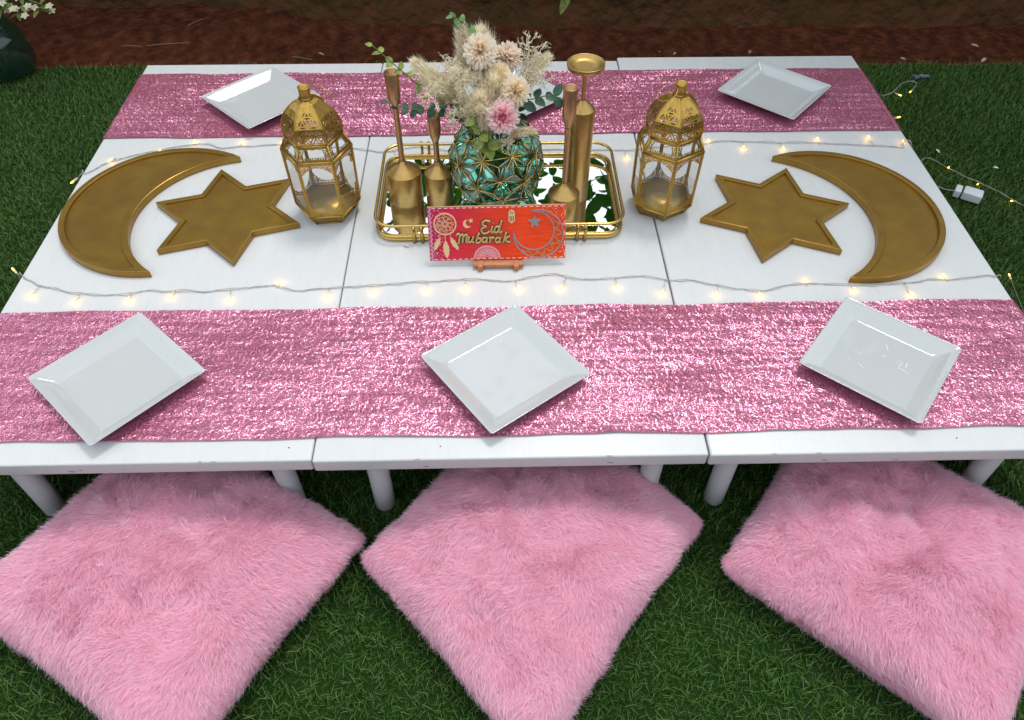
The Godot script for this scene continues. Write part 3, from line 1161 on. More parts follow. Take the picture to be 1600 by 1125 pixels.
func lanterns():
	var D := [[0.0665, 0.222], [0.0695, 0.234], [0.0688, 0.248], [0.0640, 0.264], [0.0545, 0.280], [0.0415, 0.294], [0.0280, 0.305], [0.0165, 0.311]]
	var dome := hex_panel(D, 56, 96, func(x, y, h, H): 
		var v: float = y / H
		if absf(x) > h - 0.0065 or v < 0.06 or v > 0.80: return true
		if v > 0.62 and Vector2(x, (v - 0.62) * H).length() > 0.0145: return true
		return tracery(x, y - 0.047, 0.0235, 0.0016))
	var shoulder := hex_panel([[0.0820, 0.187], [0.0665, 0.222]], 60, 36, func(x, y, h, H):
		if absf(x) > h - 0.0045 or y < 0.0035 or y > H - 0.0035: return true
		if y < 0.0065 + 0.0022 * absf(sin(x * 520.0)): return true
		if y > 0.030 or absf(x) > h - 0.014 or y < 0.013: return tracery(x, y, 0.0175, 0.0014)
		return false)
	var body := hex_panel([[0.0795, 0.031], [0.0820, 0.187]], 60, 108, func(x, y, h, H):
		if absf(x) > h - 0.0050 or y < 0.0055 or y > H - 0.0055: return true
		var q: float = absf(x) / h
		var top: float = 0.012 + 0.026 * q * q + 0.0016 * absf(sin(x * 420.0))
		var bot: float = 0.012 + 0.036 * pow(q, 2.6) + 0.0016 * absf(sin(x * 420.0))
		if y > H - top: return y < H - top + 0.0022 or tracery(x, y, 0.0175, 0.0014)
		if y < bot: return y > bot - 0.0022 or tracery(x, y, 0.0175, 0.0014)
		return false)
	var skirt := hex_panel([[0.0610, 0.0], [0.0795, 0.031]], 54, 26, func(x, y, h, H):
		if absf(x) > h - 0.003 or y < 0.004 or y > H - 0.003: return true
		return tracery(x, y - 0.002, 0.0180, 0.0011))
	var gst := ST()
	gst.set_smooth_group(FLAT)
	quad(gst, Vector3(-0.0385, 0.033, 0.0782 * 0.866), Vector3(0.0385, 0.033, 0.0782 * 0.866), Vector3(0.0400, 0.185, 0.0807 * 0.866), Vector3(-0.0400, 0.185, 0.0807 * 0.866))
	var glass := done(gst)
	var spec := [
		["tall gold six-sided lantern standing between the star and the candle holders' side of the tray, hinged door towards the tray", Vector3(-0.422, T + 0.001, -1.567), 0.10, 1],
		["tall gold six-sided lantern", Vector3(0.420, T + 0.001, -1.568), 0.52, -1],
	]
	spec[0][0] = "gold six-sided metal and glass lantern, door catches towards the mirror tray"
	spec[1][0] = "gold six-sided metal and glass lantern standing an edge forward near the cylinder candle holder"
	for s in spec:
		var t := thing("lantern", s[0], "lantern", s[1], s[2], "pair of gold lanterns")
		for k in 6:
			var xf := Transform3D(Basis(Vector3.UP, TAU * k / 6.0), Vector3.ZERO)
			put("dome_panel", dome, M.lantern_gold, t, xf)
			put("shoulder_panel", shoulder, M.lantern_gold, t, xf)
			put("side_tracery", body, M.lantern_gold, t, xf)
			put("base_panel", skirt, M.lantern_gold, t, xf)
			put("glass_pane", glass, M.pane, t, xf)
			# corner posts and dome ribs
			var ca := TAU * k / 6.0
			var e := Vector3(sin(ca + PI / 6), 0, cos(ca + PI / 6))
			var st := ST()
			tube(st, [e * 0.0610 + Vector3(0, 0.001, 0), e * 0.0797 + Vector3(0, 0.031, 0), e * 0.0823 + Vector3(0, 0.187, 0), e * 0.0668 + Vector3(0, 0.222, 0)], 0.0027, 6)
			put("corner_post", done(st), M.lantern_gold, t)
			st = ST()
			var rib := PackedVector3Array()
			for p in D: rib.append(e * p[0] + Vector3(0, p[1], 0))
			tube(st, rib, 0.0016, 5)
			put("dome_rib", done(st), M.lantern_gold, t)
		for hr in [[0.0612, 0.0018, 0.0018], [0.0797, 0.031, 0.0028], [0.0823, 0.187, 0.0032], [0.0668, 0.222, 0.0030]]:
			var st := ST()
			hex_ring(st, hr[0], hr[1], hr[2])
			put("band", done(st), M.lantern_gold, t)
		var st := ST()
		rings(st, [circle(0.0765, 0.0285, 6, 0.0), circle(0.0765, 0.0305, 6, 0.0)], true, true)
		put("floor_plate", done(st), M.lantern_gold, t)
		# neck: an open pipe
		st = ST()
		lathe(st, [[0.0165, 0.3105], [0.0142, 0.3135], [0.0130, 0.318], [0.0130, 0.3360], [0.0140, 0.3375], [0.0135, 0.3385], [0.0116, 0.3375], [0.0116, 0.316]], 24, true, false)
		fan(st, circle(0.0116, 0.316, 24), false)
		put("neck", done(st), M.lantern_gold, t)
		# hanging ring, fallen to one side
		st = ST()
		var ring := PackedVector3Array()
		for k in 24:
			var a := TAU * k / 24.0
			ring.append(Vector3(s[3] * (0.013 + 0.021 * (1.0 - cos(a))), 0.333 - 0.011 * (1.0 - cos(a)), -0.004 + 0.021 * sin(a)))
		tube(st, ring, 0.0011, 6, true)
		put("hanging_ring", done(st), M.lantern_gold, t)
		# door catches on one corner
		for y in [0.070, 0.150]:
			var a: float = PI / 2 * s[3] + (-PI / 6 if s[3] > 0 else PI / 6) + PI / 6 * s[3]
			var e := Vector3(sin(a), 0, cos(a))
			var cm := block(Vector3(0.010, 0.016, 0.006), 0.001, 1)
			put("door_catch", cm, M.lantern_gold, t, Transform3D(Basis(Vector3.UP, a), e * 0.0758 + Vector3(0, y, 0)))


# ------------------------------------------------------------------ mirror tray
func rrect(hx: float, hz: float, r: float, y: float, n := 8) -> PackedVector3Array:
	var o := PackedVector3Array()
	var cs := [Vector3(hx - r, y, -(hz - r)), Vector3(-(hx - r), y, -(hz - r)), Vector3(-(hx - r), y, hz - r), Vector3(hx - r, y, hz - r)]
	for q in 4:
		for k in n + 1:
			var a := -PI / 2 * (q + float(k) / n)
			o.append(cs[q] + Vector3(cos(a), 0, sin(a)) * r)
	return o


func mirror_tray():
	var t := thing("mirror_tray", "gold wire tray with mirror floor holding the vase and candle holders", "tray", Vector3(0.009, T + 0.001, -1.615))
	var hx := 0.301
	var hz := 0.172
	for y in [0.0045, 0.0125]:
		var st := ST()
		tube(st, rrect(hx, hz, 0.045, y), 0.0042, 8, true)
		put("lower_rail", done(st), M.wire_gold, t)
	var st := ST()
	tube(st, rrect(hx + 0.002, hz + 0.002, 0.047, 0.046), 0.0040, 8, true)
	put("upper_rail", done(st), M.wire_gold, t)
	st = ST()
	var rr := rrect(hx - 0.003, hz - 0.003, 0.042, 0.0095)
	fan(st, rr, false)
	put("mirror", done(st), M.mirror, t)
	st = ST()
	rings(st, [rrect(hx - 0.002, hz - 0.002, 0.043, 0.001), rrect(hx - 0.002, hz - 0.002, 0.043, 0.008)], true, true)
	put("backing_board", done(st), M.dark_gap, t)
	# inner gold lip round the glass
	st = ST()
	tube(st, rrect(hx - 0.010, hz - 0.010, 0.036, 0.0102), 0.0022, 6, true)
	put("lip", done(st), M.wire_gold, t)
	st = ST()
	tube(st, [Vector3(0, 0.0, 0), Vector3(0, 0.049, 0)], 0.0042, 10)
	var post := done(st)
	for sz in [-1, 1]:
		for sx in [-1, 1]:
			for k in [-1, 1]:
				put("post", post, M.wire_gold, t, Transform3D(Basis.IDENTITY, Vector3(sx * 0.198 + k * 0.0095, 0, sz * (hz + 0.0075))))


# ------------------------------------------------------------------ candle holders
func flute(t: Node3D, br: float, bh: float, sh: float, total: float, cup: float, cup_r: float):
	var st := ST()
	lathe(st, [[br - 0.0012, 0.0], [br, 0.0012], [br, bh - 0.0022], [br - 0.0006, bh - 0.0008], [br - 0.002, bh]], 48, true, false)
	put("base", done(st), M.brass, t)
	st = ST()
	lathe(st, [[br - 0.0021, bh + 0.0001], [br * 0.62, bh + sh * 0.42], [br * 0.36, bh + sh * 0.72], [0.0105, bh + sh * 0.93], [0.0078, bh + sh * 1.15]], 48, false, false)
	put("shoulder", done(st), M.brass, t)
	st = ST()
	lathe(st, [[0.0070, bh + sh], [0.0070, total - cup + 0.002]], 20, false, false)
	put("stem", done(st), M.copper, t)
	st = ST()
	var c := total - cup
	lathe(st, [[0.0074, c], [0.0090, c + cup * 0.08], [cup_r * 0.80, c + cup * 0.21], [cup_r * 0.93, c + cup * 0.31], [cup_r * 0.985, c + cup * 0.44], [cup_r, total - 0.001], [cup_r - 0.0006, total], [cup_r - 0.0016, total - 0.001], [cup_r - 0.0028, total - 0.020]], 32, true, false)
	fan(st, circle(cup_r - 0.0028, total - 0.020, 32), false)
	put("cup", done(st), M.copper, t)


func candle_holders():
	var y := T + 0.0108
	var g := "brass candle holders on the mirror tray"
	var t := thing("candle_holder", "tall slender brass candle holder with the widest base, in the mirror tray's corner", "candle holder", Vector3(-0.229, y, -1.600), 0.0, g)
	flute(t, 0.0435, 0.085, 0.026, 0.345, 0.086, 0.0168)
	t = thing("candle_holder", "short slender brass candle holder next to the vase", "candle holder", Vector3(-0.142, y, -1.592), 0.0, g)
	flute(t, 0.0345, 0.086, 0.026, 0.242, 0.072, 0.0152)
	t = thing("candle_holder", "slender brass candle holder in front of the thick cylinder holder", "candle holder", Vector3(0.166, y, -1.512), 0.0, g)
	flute(t, 0.0385, 0.078, 0.026, 0.352, 0.098, 0.0160)
	t = thing("candle_holder", "thick brass cylinder candle holder topped by a round candle dish", "candle holder", Vector3(0.206, y, -1.600), 0.0, g)
	var st := ST()
	lathe(st, [[0.0288, 0.0], [0.0300, 0.0012], [0.0300, 0.248], [0.0294, 0.2495]], 48, true, false)
	put("base", done(st), M.brass, t)
	st = ST()
	lathe(st, [[0.0293, 0.2496], [0.020, 0.2600], [0.0095, 0.2690], [0.0058, 0.2720]], 48, false, false)
	put("shoulder", done(st), M.brass, t)
	st = ST()
	lathe(st, [[0.0050, 0.268], [0.0050, 0.350]], 16, false, false)
	put("stem", done(st), M.brass, t)
	st = ST()
	lathe(st, [[0.005, 0.349], [0.040, 0.350], [0.0425, 0.352], [0.0430, 0.361], [0.0422, 0.3622], [0.0408, 0.361], [0.0400, 0.3538], [0.020, 0.3532], [0.002, 0.3532]], 48, true, true)
	put("candle_dish", done(st), M.brass, t)


# ------------------------------------------------------------------ vase
func vase():
	var t := thing("faceted_vase", "round teal glass vase of many facets with gold lines", "vase", Vector3(0.003, T + 0.011, -1.620))
	var sy := 0.182
	# a twenty-sided solid, each side cut in four and then raised into small pyramids
	var ph := (1.0 + sqrt(5.0)) / 2.0
	var v := []
	for p in [[-1, ph, 0], [1, ph, 0], [-1, -ph, 0], [1, -ph, 0], [0, -1, ph], [0, 1, ph], [0, -1, -ph], [0, 1, -ph], [ph, 0, -1], [ph, 0, 1], [-ph, 0, -1], [-ph, 0, 1]]:
		v.append(Vector3(p[0], p[1], p[2]).normalized().rotated(Vector3(1, 0.3, 0.2).normalized(), 0.42))
	var f := [[0, 11, 5], [0, 5, 1], [0, 1, 7], [0, 7, 10], [0, 10, 11], [1, 5, 9], [5, 11, 4], [11, 10, 2], [10, 7, 6], [7, 1, 8], [3, 9, 4], [3, 4, 2], [3, 2, 6], [3, 6, 8], [3, 8, 9], [4, 9, 5], [2, 4, 11], [6, 2, 10], [8, 6, 7], [9, 8, 1]]
	var tris := []
	for a in f:
		var A: Vector3 = v[a[0]]
		var B: Vector3 = v[a[1]]
		var C: Vector3 = v[a[2]]
		var ab := ((A + B) / 2).normalized()
		var bc := ((B + C) / 2).normalized()
		var ca := ((C + A) / 2).normalized()
		for q in [[A, ab, ca], [ab, B, bc], [ca, bc, C], [ab, bc, ca]]: tris.append(q)
	var edges := {}
	var shape := func(d: Vector3) -> Vector3:
		var p := d * Vector3(0.1165, 0.116, 0.1165) + Vector3(0, 0.096, 0)
		p.y = clampf(p.y, 0.0015, sy)
		return p
	var st0 := ST()
	for q in tris:
		var cen: Vector3 = ((q[0] + q[1] + q[2]) / 3.0).normalized()
		if cen.y > 0.86: continue      # the mouth
		# points of a little pyramid: corners pushed in, centre out
		var pc: Vector3 = shape.call(cen * 1.045)
		var ps := []
		for k in 3: ps.append(shape.call(q[k]))
		for k in 3:
			var a: Vector3 = ps[k]
			var b: Vector3 = ps[(k + 1) % 3]
			var key := [a.snapped(Vector3.ONE * 1e-4), b.snapped(Vector3.ONE * 1e-4)]
			key.sort()
			edges[str(key)] = [a, b, 0.0019]
			if cen.y > -0.75: edges[str([pc, a])] = [pc, a, 0.0012]
			# the glass between: a sliver of real thickness
			var m := (a + b + pc) / 3.0
			var n := (b - a).cross(pc - a).normalized()
			if n.length() < 0.5: continue
			var th := 0.0032
			var o := []
			for p in [a, b, pc]: o.append(m + (p - m) * 0.985)
			var st := ST()
			st.set_smooth_group(FLAT)
			tri(st, o[0], o[1], o[2])
			tri(st, o[0] - n * th, o[2] - n * th, o[1] - n * th)
			for e in 3:
				var e2 := (e + 1) % 3
				quad(st, o[e] - n * th, o[e2] - n * th, o[e2], o[e])
			put("pane", done(st), M.teal, t)
	var st := ST()
	for e in edges.values(): tube(st, [e[0], e[1]], e[2], 5)
	put("gold_lattice", done(st), M.wire_gold, t)
	# the rim of the mouth
	st = ST()
	tube(st, circle(0.056, sy - 0.004, 28), 0.0022, 6, true)
	put("mouth_rim", done(st), M.wire_gold, t)


# ------------------------------------------------------------------ flowers in the vase
func pompon(called: String, label: String, at: Vector3, rad: float, face: Vector3, inner: Color, outer: Color, n := 380):
	var base := Vector3(0.003, T + 0.03, -1.628)
	var t := thing(called, label, "flower", base, 0.0, "flowers in the teal vase")
	var c := at - base
	var st := ST()
	var mid := Vector3(c.x * 0.25, 0.15, c.z * 0.25)
	tube(st, spline([Vector3(0, 0.0, 0), mid, c - face.normalized() * rad * 0.4], 6), 0.0022, 6)
	put("stem", done(st), M.stem, t)
	st = ST()
	st.set_smooth_group(0)
	var fz := face.normalized()
	for i in n:
		# evenly over the front four fifths of a ball
		var k := (i + 0.5) / n
		var y := 1.0 - 1.75 * k
		var a := i * 2.39996
		var r := sqrt(maxf(0.0, 1.0 - y * y))
		var bs := basis_from(fz, Vector3(1, 0.2, 0))
		var d := (bs * Vector3(cos(a) * r, y, sin(a) * r)).normalized()
		d = (d + Vector3(gauss(), gauss(), gauss()) * 0.09).normalized()
		var l := rad * rng.randf_range(0.82, 1.12)
		var w := rad * rng.randf_range(0.062, 0.088)
		var side := d.cross(fz + Vector3(0.01, 0.02, 0.03)).normalized()
		var curl := (fz - d * fz.dot(d)).normalized() * rad * 0.14 * rng.randf_range(0.3, 1.4)
		var lift := side.cross(d).normalized() * w * 0.6
		var p := []
		for e in [[0.10, 0.35], [0.58, 0.8], [0.86, 1.0], [1.0, 0.45]]:
			var m: Vector3 = c + d * l * e[0] + curl * e[0] * e[0]
			p.append([m - side * w * e[1] + lift * e[1], m, m + side * w * e[1] + lift * e[1], e[0]])
		for s in 3:
			var q0 = p[s]
			var q1 = p[s + 1]
			var c0 := inner.lerp(outer, smoothstep(0.40, 0.95, q0[3]) * clampf(1.6 * (1.0 - y) + 0.35, 0, 1))
			var c1 := inner.lerp(outer, smoothstep(0.40, 0.95, q1[3]) * clampf(1.6 * (1.0 - y) + 0.35, 0, 1))
			for h in [[0, 1], [1, 2]]:
				for tr in [[q0[h[0]], c0, q0[h[1]], c0, q1[h[1]], c1], [q0[h[0]], c0, q1[h[1]], c1, q1[h[0]], c1]]:
					for z in [0, 4, 2]:
						st.set_color(tr[z + 1])
						st.add_vertex(tr[z])
	var o := put("petals", done(st), M.petal, t)
	o.set_meta("kind", "stuff")


func plume(label: String, from: Vector3, mid: Vector3, tip: Vector3, rad: float, col: Color, n := 900, droop := 0.35):
	var base := Vector3(0.003, T + 0.03, -1.628)
	var t := thing("pampas_plume", label, "dried flower", base, 0.0, "flowers in the teal vase")
	var path := spline([Vector3.ZERO, from - base, mid - base, tip - base], 8)
	var st := ST()
	tube(st, path, 0.0016, 5)
	put("stem", done(st), M.straw, t)
	st = ST()
	st.set_smooth_group(FLAT)
	var i0 := 9
	for i in n:
		var f := pow(rng.randf(), 0.85)
		var x := i0 + f * (path.size() - 2 - i0)
		var k := int(x)
		var p := path[k].lerp(path[k + 1], x - k)
		var d := (path[k + 1] - path[k]).normalized()
		var out := Vector3(gauss(), gauss(), gauss())
		out = (out - d * out.dot(d)).normalized()
		var l := rad * (0.35 + 0.9 * sin(PI * clampf(0.12 + 0.86 * f, 0, 1))) * rng.randf_range(0.6, 1.25)
		var e := p + out * l * 0.62 + d * l * rng.randf_range(0.5, 1.1) + Vector3.DOWN * l * droop * rng.randf()
		var m := p.lerp(e, 0.5) + out * l * 0.12
		var s := d.cross(out).normalized() * rng.randf_range(0.0004, 0.0008)
		st.set_color(col * rng.randf_range(0.88, 1.1))
		quad(st, p - s, p + s, m + s, m - s)
		tri(st, m - s, m + s, e)
		# small side hairs
		var h := m + (Vector3(gauss(), gauss(), gauss())).normalized() * l * 0.3
		tri(st, m - s * 0.8, m + s * 0.8, h)
	put("plume", done(st), M.petal, t)


func twig_grow(st: SurfaceTool, p: Vector3, d: Vector3, l: float, r: float, depth: int, spread: float, col: Color):
	var q := p
	var dd := d
	var pts := [p]
	for k in 3:
		dd = (dd + Vector3(gauss(), gauss(), gauss()) * 0.22).normalized()
		q += dd * l / 3.0
		pts.append(q)
	st.set_color(col * rng.randf_range(0.85, 1.1))
	tube(st, pts, r, 3)
	if depth <= 0: return
	for k in 3:
		var o := (dd + Vector3(gauss(), gauss(), gauss()) * spread).normalized()
		var s: Vector3 = pts[1 + k % 3]
		twig_grow(st, s, o, l * rng.randf_range(0.5, 0.8), r * 0.8, depth - 1, spread, col)


func lace(label: String, at: Vector3, dir: Vector3, size: float, col: Color, depth := 5):
	var base := Vector3(0.003, T + 0.03, -1.628)
	var t := thing("bleached_fern", label, "dried flower", base, 0.0, "flowers in the teal vase")
	var st := ST()
	tube(st, spline([Vector3.ZERO, (at - base) * 0.5 + Vector3(0, 0.03, 0), at - base], 6), 0.0014, 5)
	put("stem", done(st), M.straw, t)
	st = ST()
	st.set_smooth_group(FLAT)
	for k in 5: twig_grow(st, at - base, (dir + Vector3(gauss(), gauss(), gauss()) * 0.45).normalized(), size * 0.5, 0.00105, depth, 0.85, col)
	put("fronds", done(st), M.petal, t)


func eucalyptus(label: String, path: Array, l: float, w: float, gap: float, mt: Material, from := 0.35, called := "eucalyptus_branch"):
	var base := Vector3(0.003, T + 0.03, -1.628)
	var t := thing(called, label, "branch", base, 0.0, "flowers in the teal vase")
	var pts := []
	for p in path: pts.append(p - base)
	var sp := spline(pts, 10)
	var st := ST()
	tube(st, sp, 0.0013, 5)
	put("stem", done(st), M.stem, t)
	var lm := leaf_mesh(l, w, 0.22, 0.8)
	var total := 0.0
	for i in sp.size() - 1: total += sp[i].distance_to(sp[i + 1])
	var run := 0.0
	var nxt := total * from
	var flip := 0.0
	for i in sp.size() - 1:
		run += sp[i].distance_to(sp[i + 1])
		if run < nxt: continue
		nxt += gap
		var f := run / total
		var d := (sp[i + 1] - sp[i]).normalized()
		flip += 1.2 + gauss() * 0.3
		for s in [-1, 1]:
			var out: Vector3 = d.cross(Vector3(0.2, 1, 0.3)).normalized().rotated(d, flip) * s
			var dir: Vector3 = out + d * 0.55 + Vector3(0, 0.1, 0)
			var nrm := Vector3(gauss() * 0.35, 1, 0.55 + gauss() * 0.35)
			var z := lerpf(1.05, 0.62, clampf((f - from) / (1.0 - from), 0, 1)) * rng.randf_range(0.85, 1.1)
			put("leaf", lm, mt, t, Transform3D(basis_from(nrm, dir).scaled(Vector3.ONE * z), sp[i]))
	# leaf at the tip
	put("leaf", lm, mt, t, Transform3D(basis_from(Vector3(0.1, 1, 0.4), sp[sp.size() - 1] - sp[sp.size() - 3]).scaled(Vector3.ONE * 0.6), sp[sp.size() - 1]))


func leafmat(c: Color) -> StandardMaterial3D:
	var m := StandardMaterial3D.new()
	m.albedo_color = Color.WHITE
	tri_tex(m, noise_tex(0.03, 71 + int(c.g * 1000), [[0.0, c.darkened(0.25)], [0.6, c], [1.0, c.lightened(0.12)]], 3, 128), 12.0)
	m.roughness = 0.5
	m.backlight_enabled = true
	m.backlight = Color(0.3, 0.4, 0.15)
	return m


func flowers():
	M.stem = mat(srgb(0.10, 0.14, 0.04), 0.6)
	M.straw = mat(srgb(0.42, 0.34, 0.20), 0.8)
	var pm := mat(Color.WHITE, 0.7)
	pm.vertex_color_use_as_albedo = true
	pm.backlight_enabled = true
	pm.backlight = Color(1.0, 0.97, 0.9)
	pm.rim_enabled = true
	pm.rim = 0.5
	pm.rim_tint = 0.5
	M.petal = pm
	var lime := leafmat(srgb(0.20, 0.24, 0.03))
	var olive := leafmat(srgb(0.25, 0.32, 0.06))
	var deep := leafmat(srgb(0.025, 0.085, 0.045))
	var fresh := leafmat(srgb(0.07, 0.20, 0.035))
	var cam := Vector3(0, 1.5, 0)
	var cream := Color(0.98, 0.86, 0.74)
	var pale := Color(0.99, 0.965, 0.93)
	pompon("chrysanthemum", "cream pompon flower at the top of the bouquet", Vector3(-0.029, 0.701, -1.600), 0.037, Vector3(0.05, 0.8, 0.75), cream, pale)
	pompon("chrysanthemum", "pale pink-white pompon flower half hidden behind the topmost cream one", Vector3(0.031, 0.660, -1.650), 0.034, Vector3(0.5, 0.9, 0.1), Color(0.95, 0.84, 0.78), Color(0.98, 0.94, 0.92))
	pompon("chrysanthemum", "peach pompon flower just above the pink one", Vector3(0.047, 0.627, -1.560), 0.034, Vector3(0.35, 0.7, 0.7), Color(0.98, 0.86, 0.66), Color(0.99, 0.96, 0.89))
	pompon("chrysanthemum", "pink pompon flower hanging lowest, over the vase mouth", Vector3(0.018, 0.589, -1.520), 0.038, Vector3(0.05, 0.55, 0.85), Color(0.90, 0.36, 0.54), Color(0.99, 0.87, 0.92), 400)
	pompon("chrysanthemum", "small cream tufted flower between the topmost and the peach ones", Vector3(0.012, 0.648, -1.595), 0.027, Vector3(0.2, 0.9, 0.5), Color(0.96, 0.86, 0.66), Color(0.97, 0.93, 0.80), 260)
	var dry := Color(0.97, 0.93, 0.80)
	plume("feathery cream pampas plume leaning furthest out over the candle holders", Vector3(-0.05, 0.54, -1.61), Vector3(-0.115, 0.615, -1.60), Vector3(-0.180, 0.685, -1.60), 0.034, dry, 2000)
	plume("feathery grey-cream pampas plume standing upright beside the topmost flower", Vector3(-0.03, 0.56, -1.64), Vector3(-0.055, 0.66, -1.63), Vector3(-0.070, 0.755, -1.62), 0.034, Color(0.92, 0.88, 0.78), 2000)
	plume("short cream pampas plume in the middle of the bouquet", Vector3(-0.015, 0.52, -1.58), Vector3(-0.022, 0.575, -1.55), Vector3(-0.030, 0.635, -1.535), 0.044, Color(0.95, 0.89, 0.75), 2400)
	plume("thin cream grass plume behind the peach flower", Vector3(0.03, 0.54, -1.63), Vector3(0.075, 0.61, -1.65), Vector3(0.130, 0.665, -1.66), 0.030, dry, 1200)
	plume("little cream wisp peeping out beside the pink flower", Vector3(0.03, 0.50, -1.56), Vector3(0.055, 0.545, -1.53), Vector3(0.095, 0.565, -1.50), 0.018, dry, 500)
	plume("broad cream pampas plume filling the middle below the small tufted flower", Vector3(-0.01, 0.53, -1.60), Vector3(-0.005, 0.595, -1.575), Vector3(0.0, 0.660, -1.565), 0.042, Color(0.95, 0.90, 0.76), 2200)
	plume("soft beige pampas plume behind the topmost cream flower", Vector3(-0.01, 0.55, -1.66), Vector3(-0.015, 0.65, -1.67), Vector3(-0.030, 0.720, -1.665), 0.042, Color(0.93, 0.88, 0.75), 2000)
	var bone := Color(0.96, 0.94, 0.82)
	lace("bleached lacy fern spray on the candle holder side of the bouquet", Vector3(-0.095, 0.610, -1.585), Vector3(-0.3, 0.5, 0.3), 0.065, bone)
	lace("bleached lacy fern spray under the leaning pampas plume", Vector3(-0.065, 0.575, -1.565), Vector3(-0.4, 0.25, 0.5), 0.060, bone)
	lace("full bleached fern spray between the leaning plume and the topmost flower", Vector3(-0.075, 0.635, -1.585), Vector3(-0.2, 0.8, 0.3), 0.075, bone)
	lace("long bleached fern spray beside the yellow-green eucalyptus", Vector3(-0.120, 0.625, -1.580), Vector3(-0.5, 0.45, 0.3), 0.065, bone, 4)
	lace("bleached lacy fern spray above the leaning pampas plume", Vector3(-0.085, 0.655, -1.600), Vector3(-0.5, 0.6, 0.1), 0.050, Color(0.92, 0.90, 0.80), 4)
	lace("grey-white lacy fern spray behind the pale pink-white flower", Vector3(0.075, 0.635, -1.640), Vector3(0.5, 0.7, 0.0), 0.070, Color(0.93, 0.91, 0.82))
	lace("wispy white fern spray beside the candle dish", Vector3(0.085, 0.610, -1.620), Vector3(0.9, 0.5, 0.1), 0.060, Color(0.92, 0.91, 0.84), 4)
	lace("cream lacy fern spray at the heart of the bouquet", Vector3(-0.035, 0.600, -1.550), Vector3(-0.1, 0.6, 0.6), 0.055, bone)
	lace("small white fern spray below the pink flower", Vector3(0.030, 0.520, -1.535), Vector3(0.2, 0.1, 0.9), 0.032, bone, 3)
	eucalyptus("yellow-green eucalyptus branch arching over the tallest candle holder", [Vector3(0, T + 0.05, -1.628), Vector3(-0.07, 0.545, -1.615), Vector3(-0.150, 0.605, -1.60), Vector3(-0.212, 0.664, -1.60), Vector3(-0.262, 0.715, -1.60)], 0.030, 0.020, 0.028, lime, 0.36)
	eucalyptus("dark blue-green eucalyptus branch stretched low across the two candle holders", [Vector3(0, T + 0.05, -1.628), Vector3(-0.055, 0.535, -1.60), Vector3(-0.122, 0.560, -1.60), Vector3(-0.18, 0.560, -1.60), Vector3(-0.245, 0.580, -1.60)], 0.031, 0.024, 0.022, deep, 0.40)
	eucalyptus("dark green eucalyptus branch drooping behind the front candle holder", [Vector3(0.01, T + 0.05, -1.628), Vector3(0.055, 0.555, -1.60), Vector3(0.100, 0.588, -1.60), Vector3(0.145, 0.590, -1.60), Vector3(0.200, 0.555, -1.60)], 0.040, 0.026, 0.024, deep, 0.45)
	eucalyptus("bright green leafy sprig hanging into the vase mouth", [Vector3(0.0, T + 0.10, -1.628), Vector3(-0.005, 0.475, -1.560), Vector3(-0.025, 0.53, -1.515), Vector3(-0.045, 0.585, -1.525)], 0.044, 0.032, 0.018, olive, 0.30, "leafy_sprig")
	eucalyptus("light green sprig rising highest behind the topmost flower", [Vector3(0, T + 0.05, -1.628), Vector3(-0.02, 0.60, -1.66), Vector3(-0.045, 0.72, -1.64), Vector3(-0.085, 0.778, -1.60)], 0.026, 0.016, 0.024, fresh, 0.72, "leafy_sprig")
	eucalyptus("green sprig in the shade between the lacy ferns", [Vector3(0, T + 0.08, -1.628), Vector3(-0.035, 0.53, -1.60), Vector3(-0.055, 0.575, -1.575), Vector3(-0.050, 0.605, -1.56)], 0.024, 0.016, 0.022, fresh, 0.5, "leafy_sprig")


# ------------------------------------------------------------------ the sign
var sign_w := 0.318
var sign_h := 0.130


func sp(x: float, y: float, z := 0.0) -> Vector3:   # a place on the board: 0..1 across, 0..1 down
	return Vector3((x - 0.5) * sign_w, (1.0 - y) * sign_h, z)


func zp(x: float, y: float, z := 0.0) -> Vector3:   # the same from a tracing of the board 1225 wide
	var u := (x - 183.0 - 16.0 * (y - 370.0) / 470.0 * (1.0 - (x - 183.0) / 1205.0)) / 1207.0
	var top := 142.0 - 0.033 * (x - 165.0)
	return sp(u, (y - top) / 470.0, z)


func dot(im: Image, x: float, y: float, r: float, c: Color):
	for j in range(int(y - r), int(y + r) + 2):
		for i in range(int(x - r), int(x + r) + 2):
			if i < 0 or j < 0 or i >= im.get_width() or j >= im.get_height(): continue
			var d := Vector2(i + 0.5 - x, j + 0.5 - y).length()
			var a := clampf(r + 0.5 - d, 0, 1)
			if a > 0: im.set_pixel(i, j, im.get_pixel(i, j).lerp(c, a))


func stroke(im: Image, a: Vector2, b: Vector2, r: float, c: Color):
	var n := maxi(1, int(a.distance_to(b) / 1.2))
	for k in n + 1:
		var p := a.lerp(b, float(k) / n)
		dot(im, p.x, p.y, r, c)


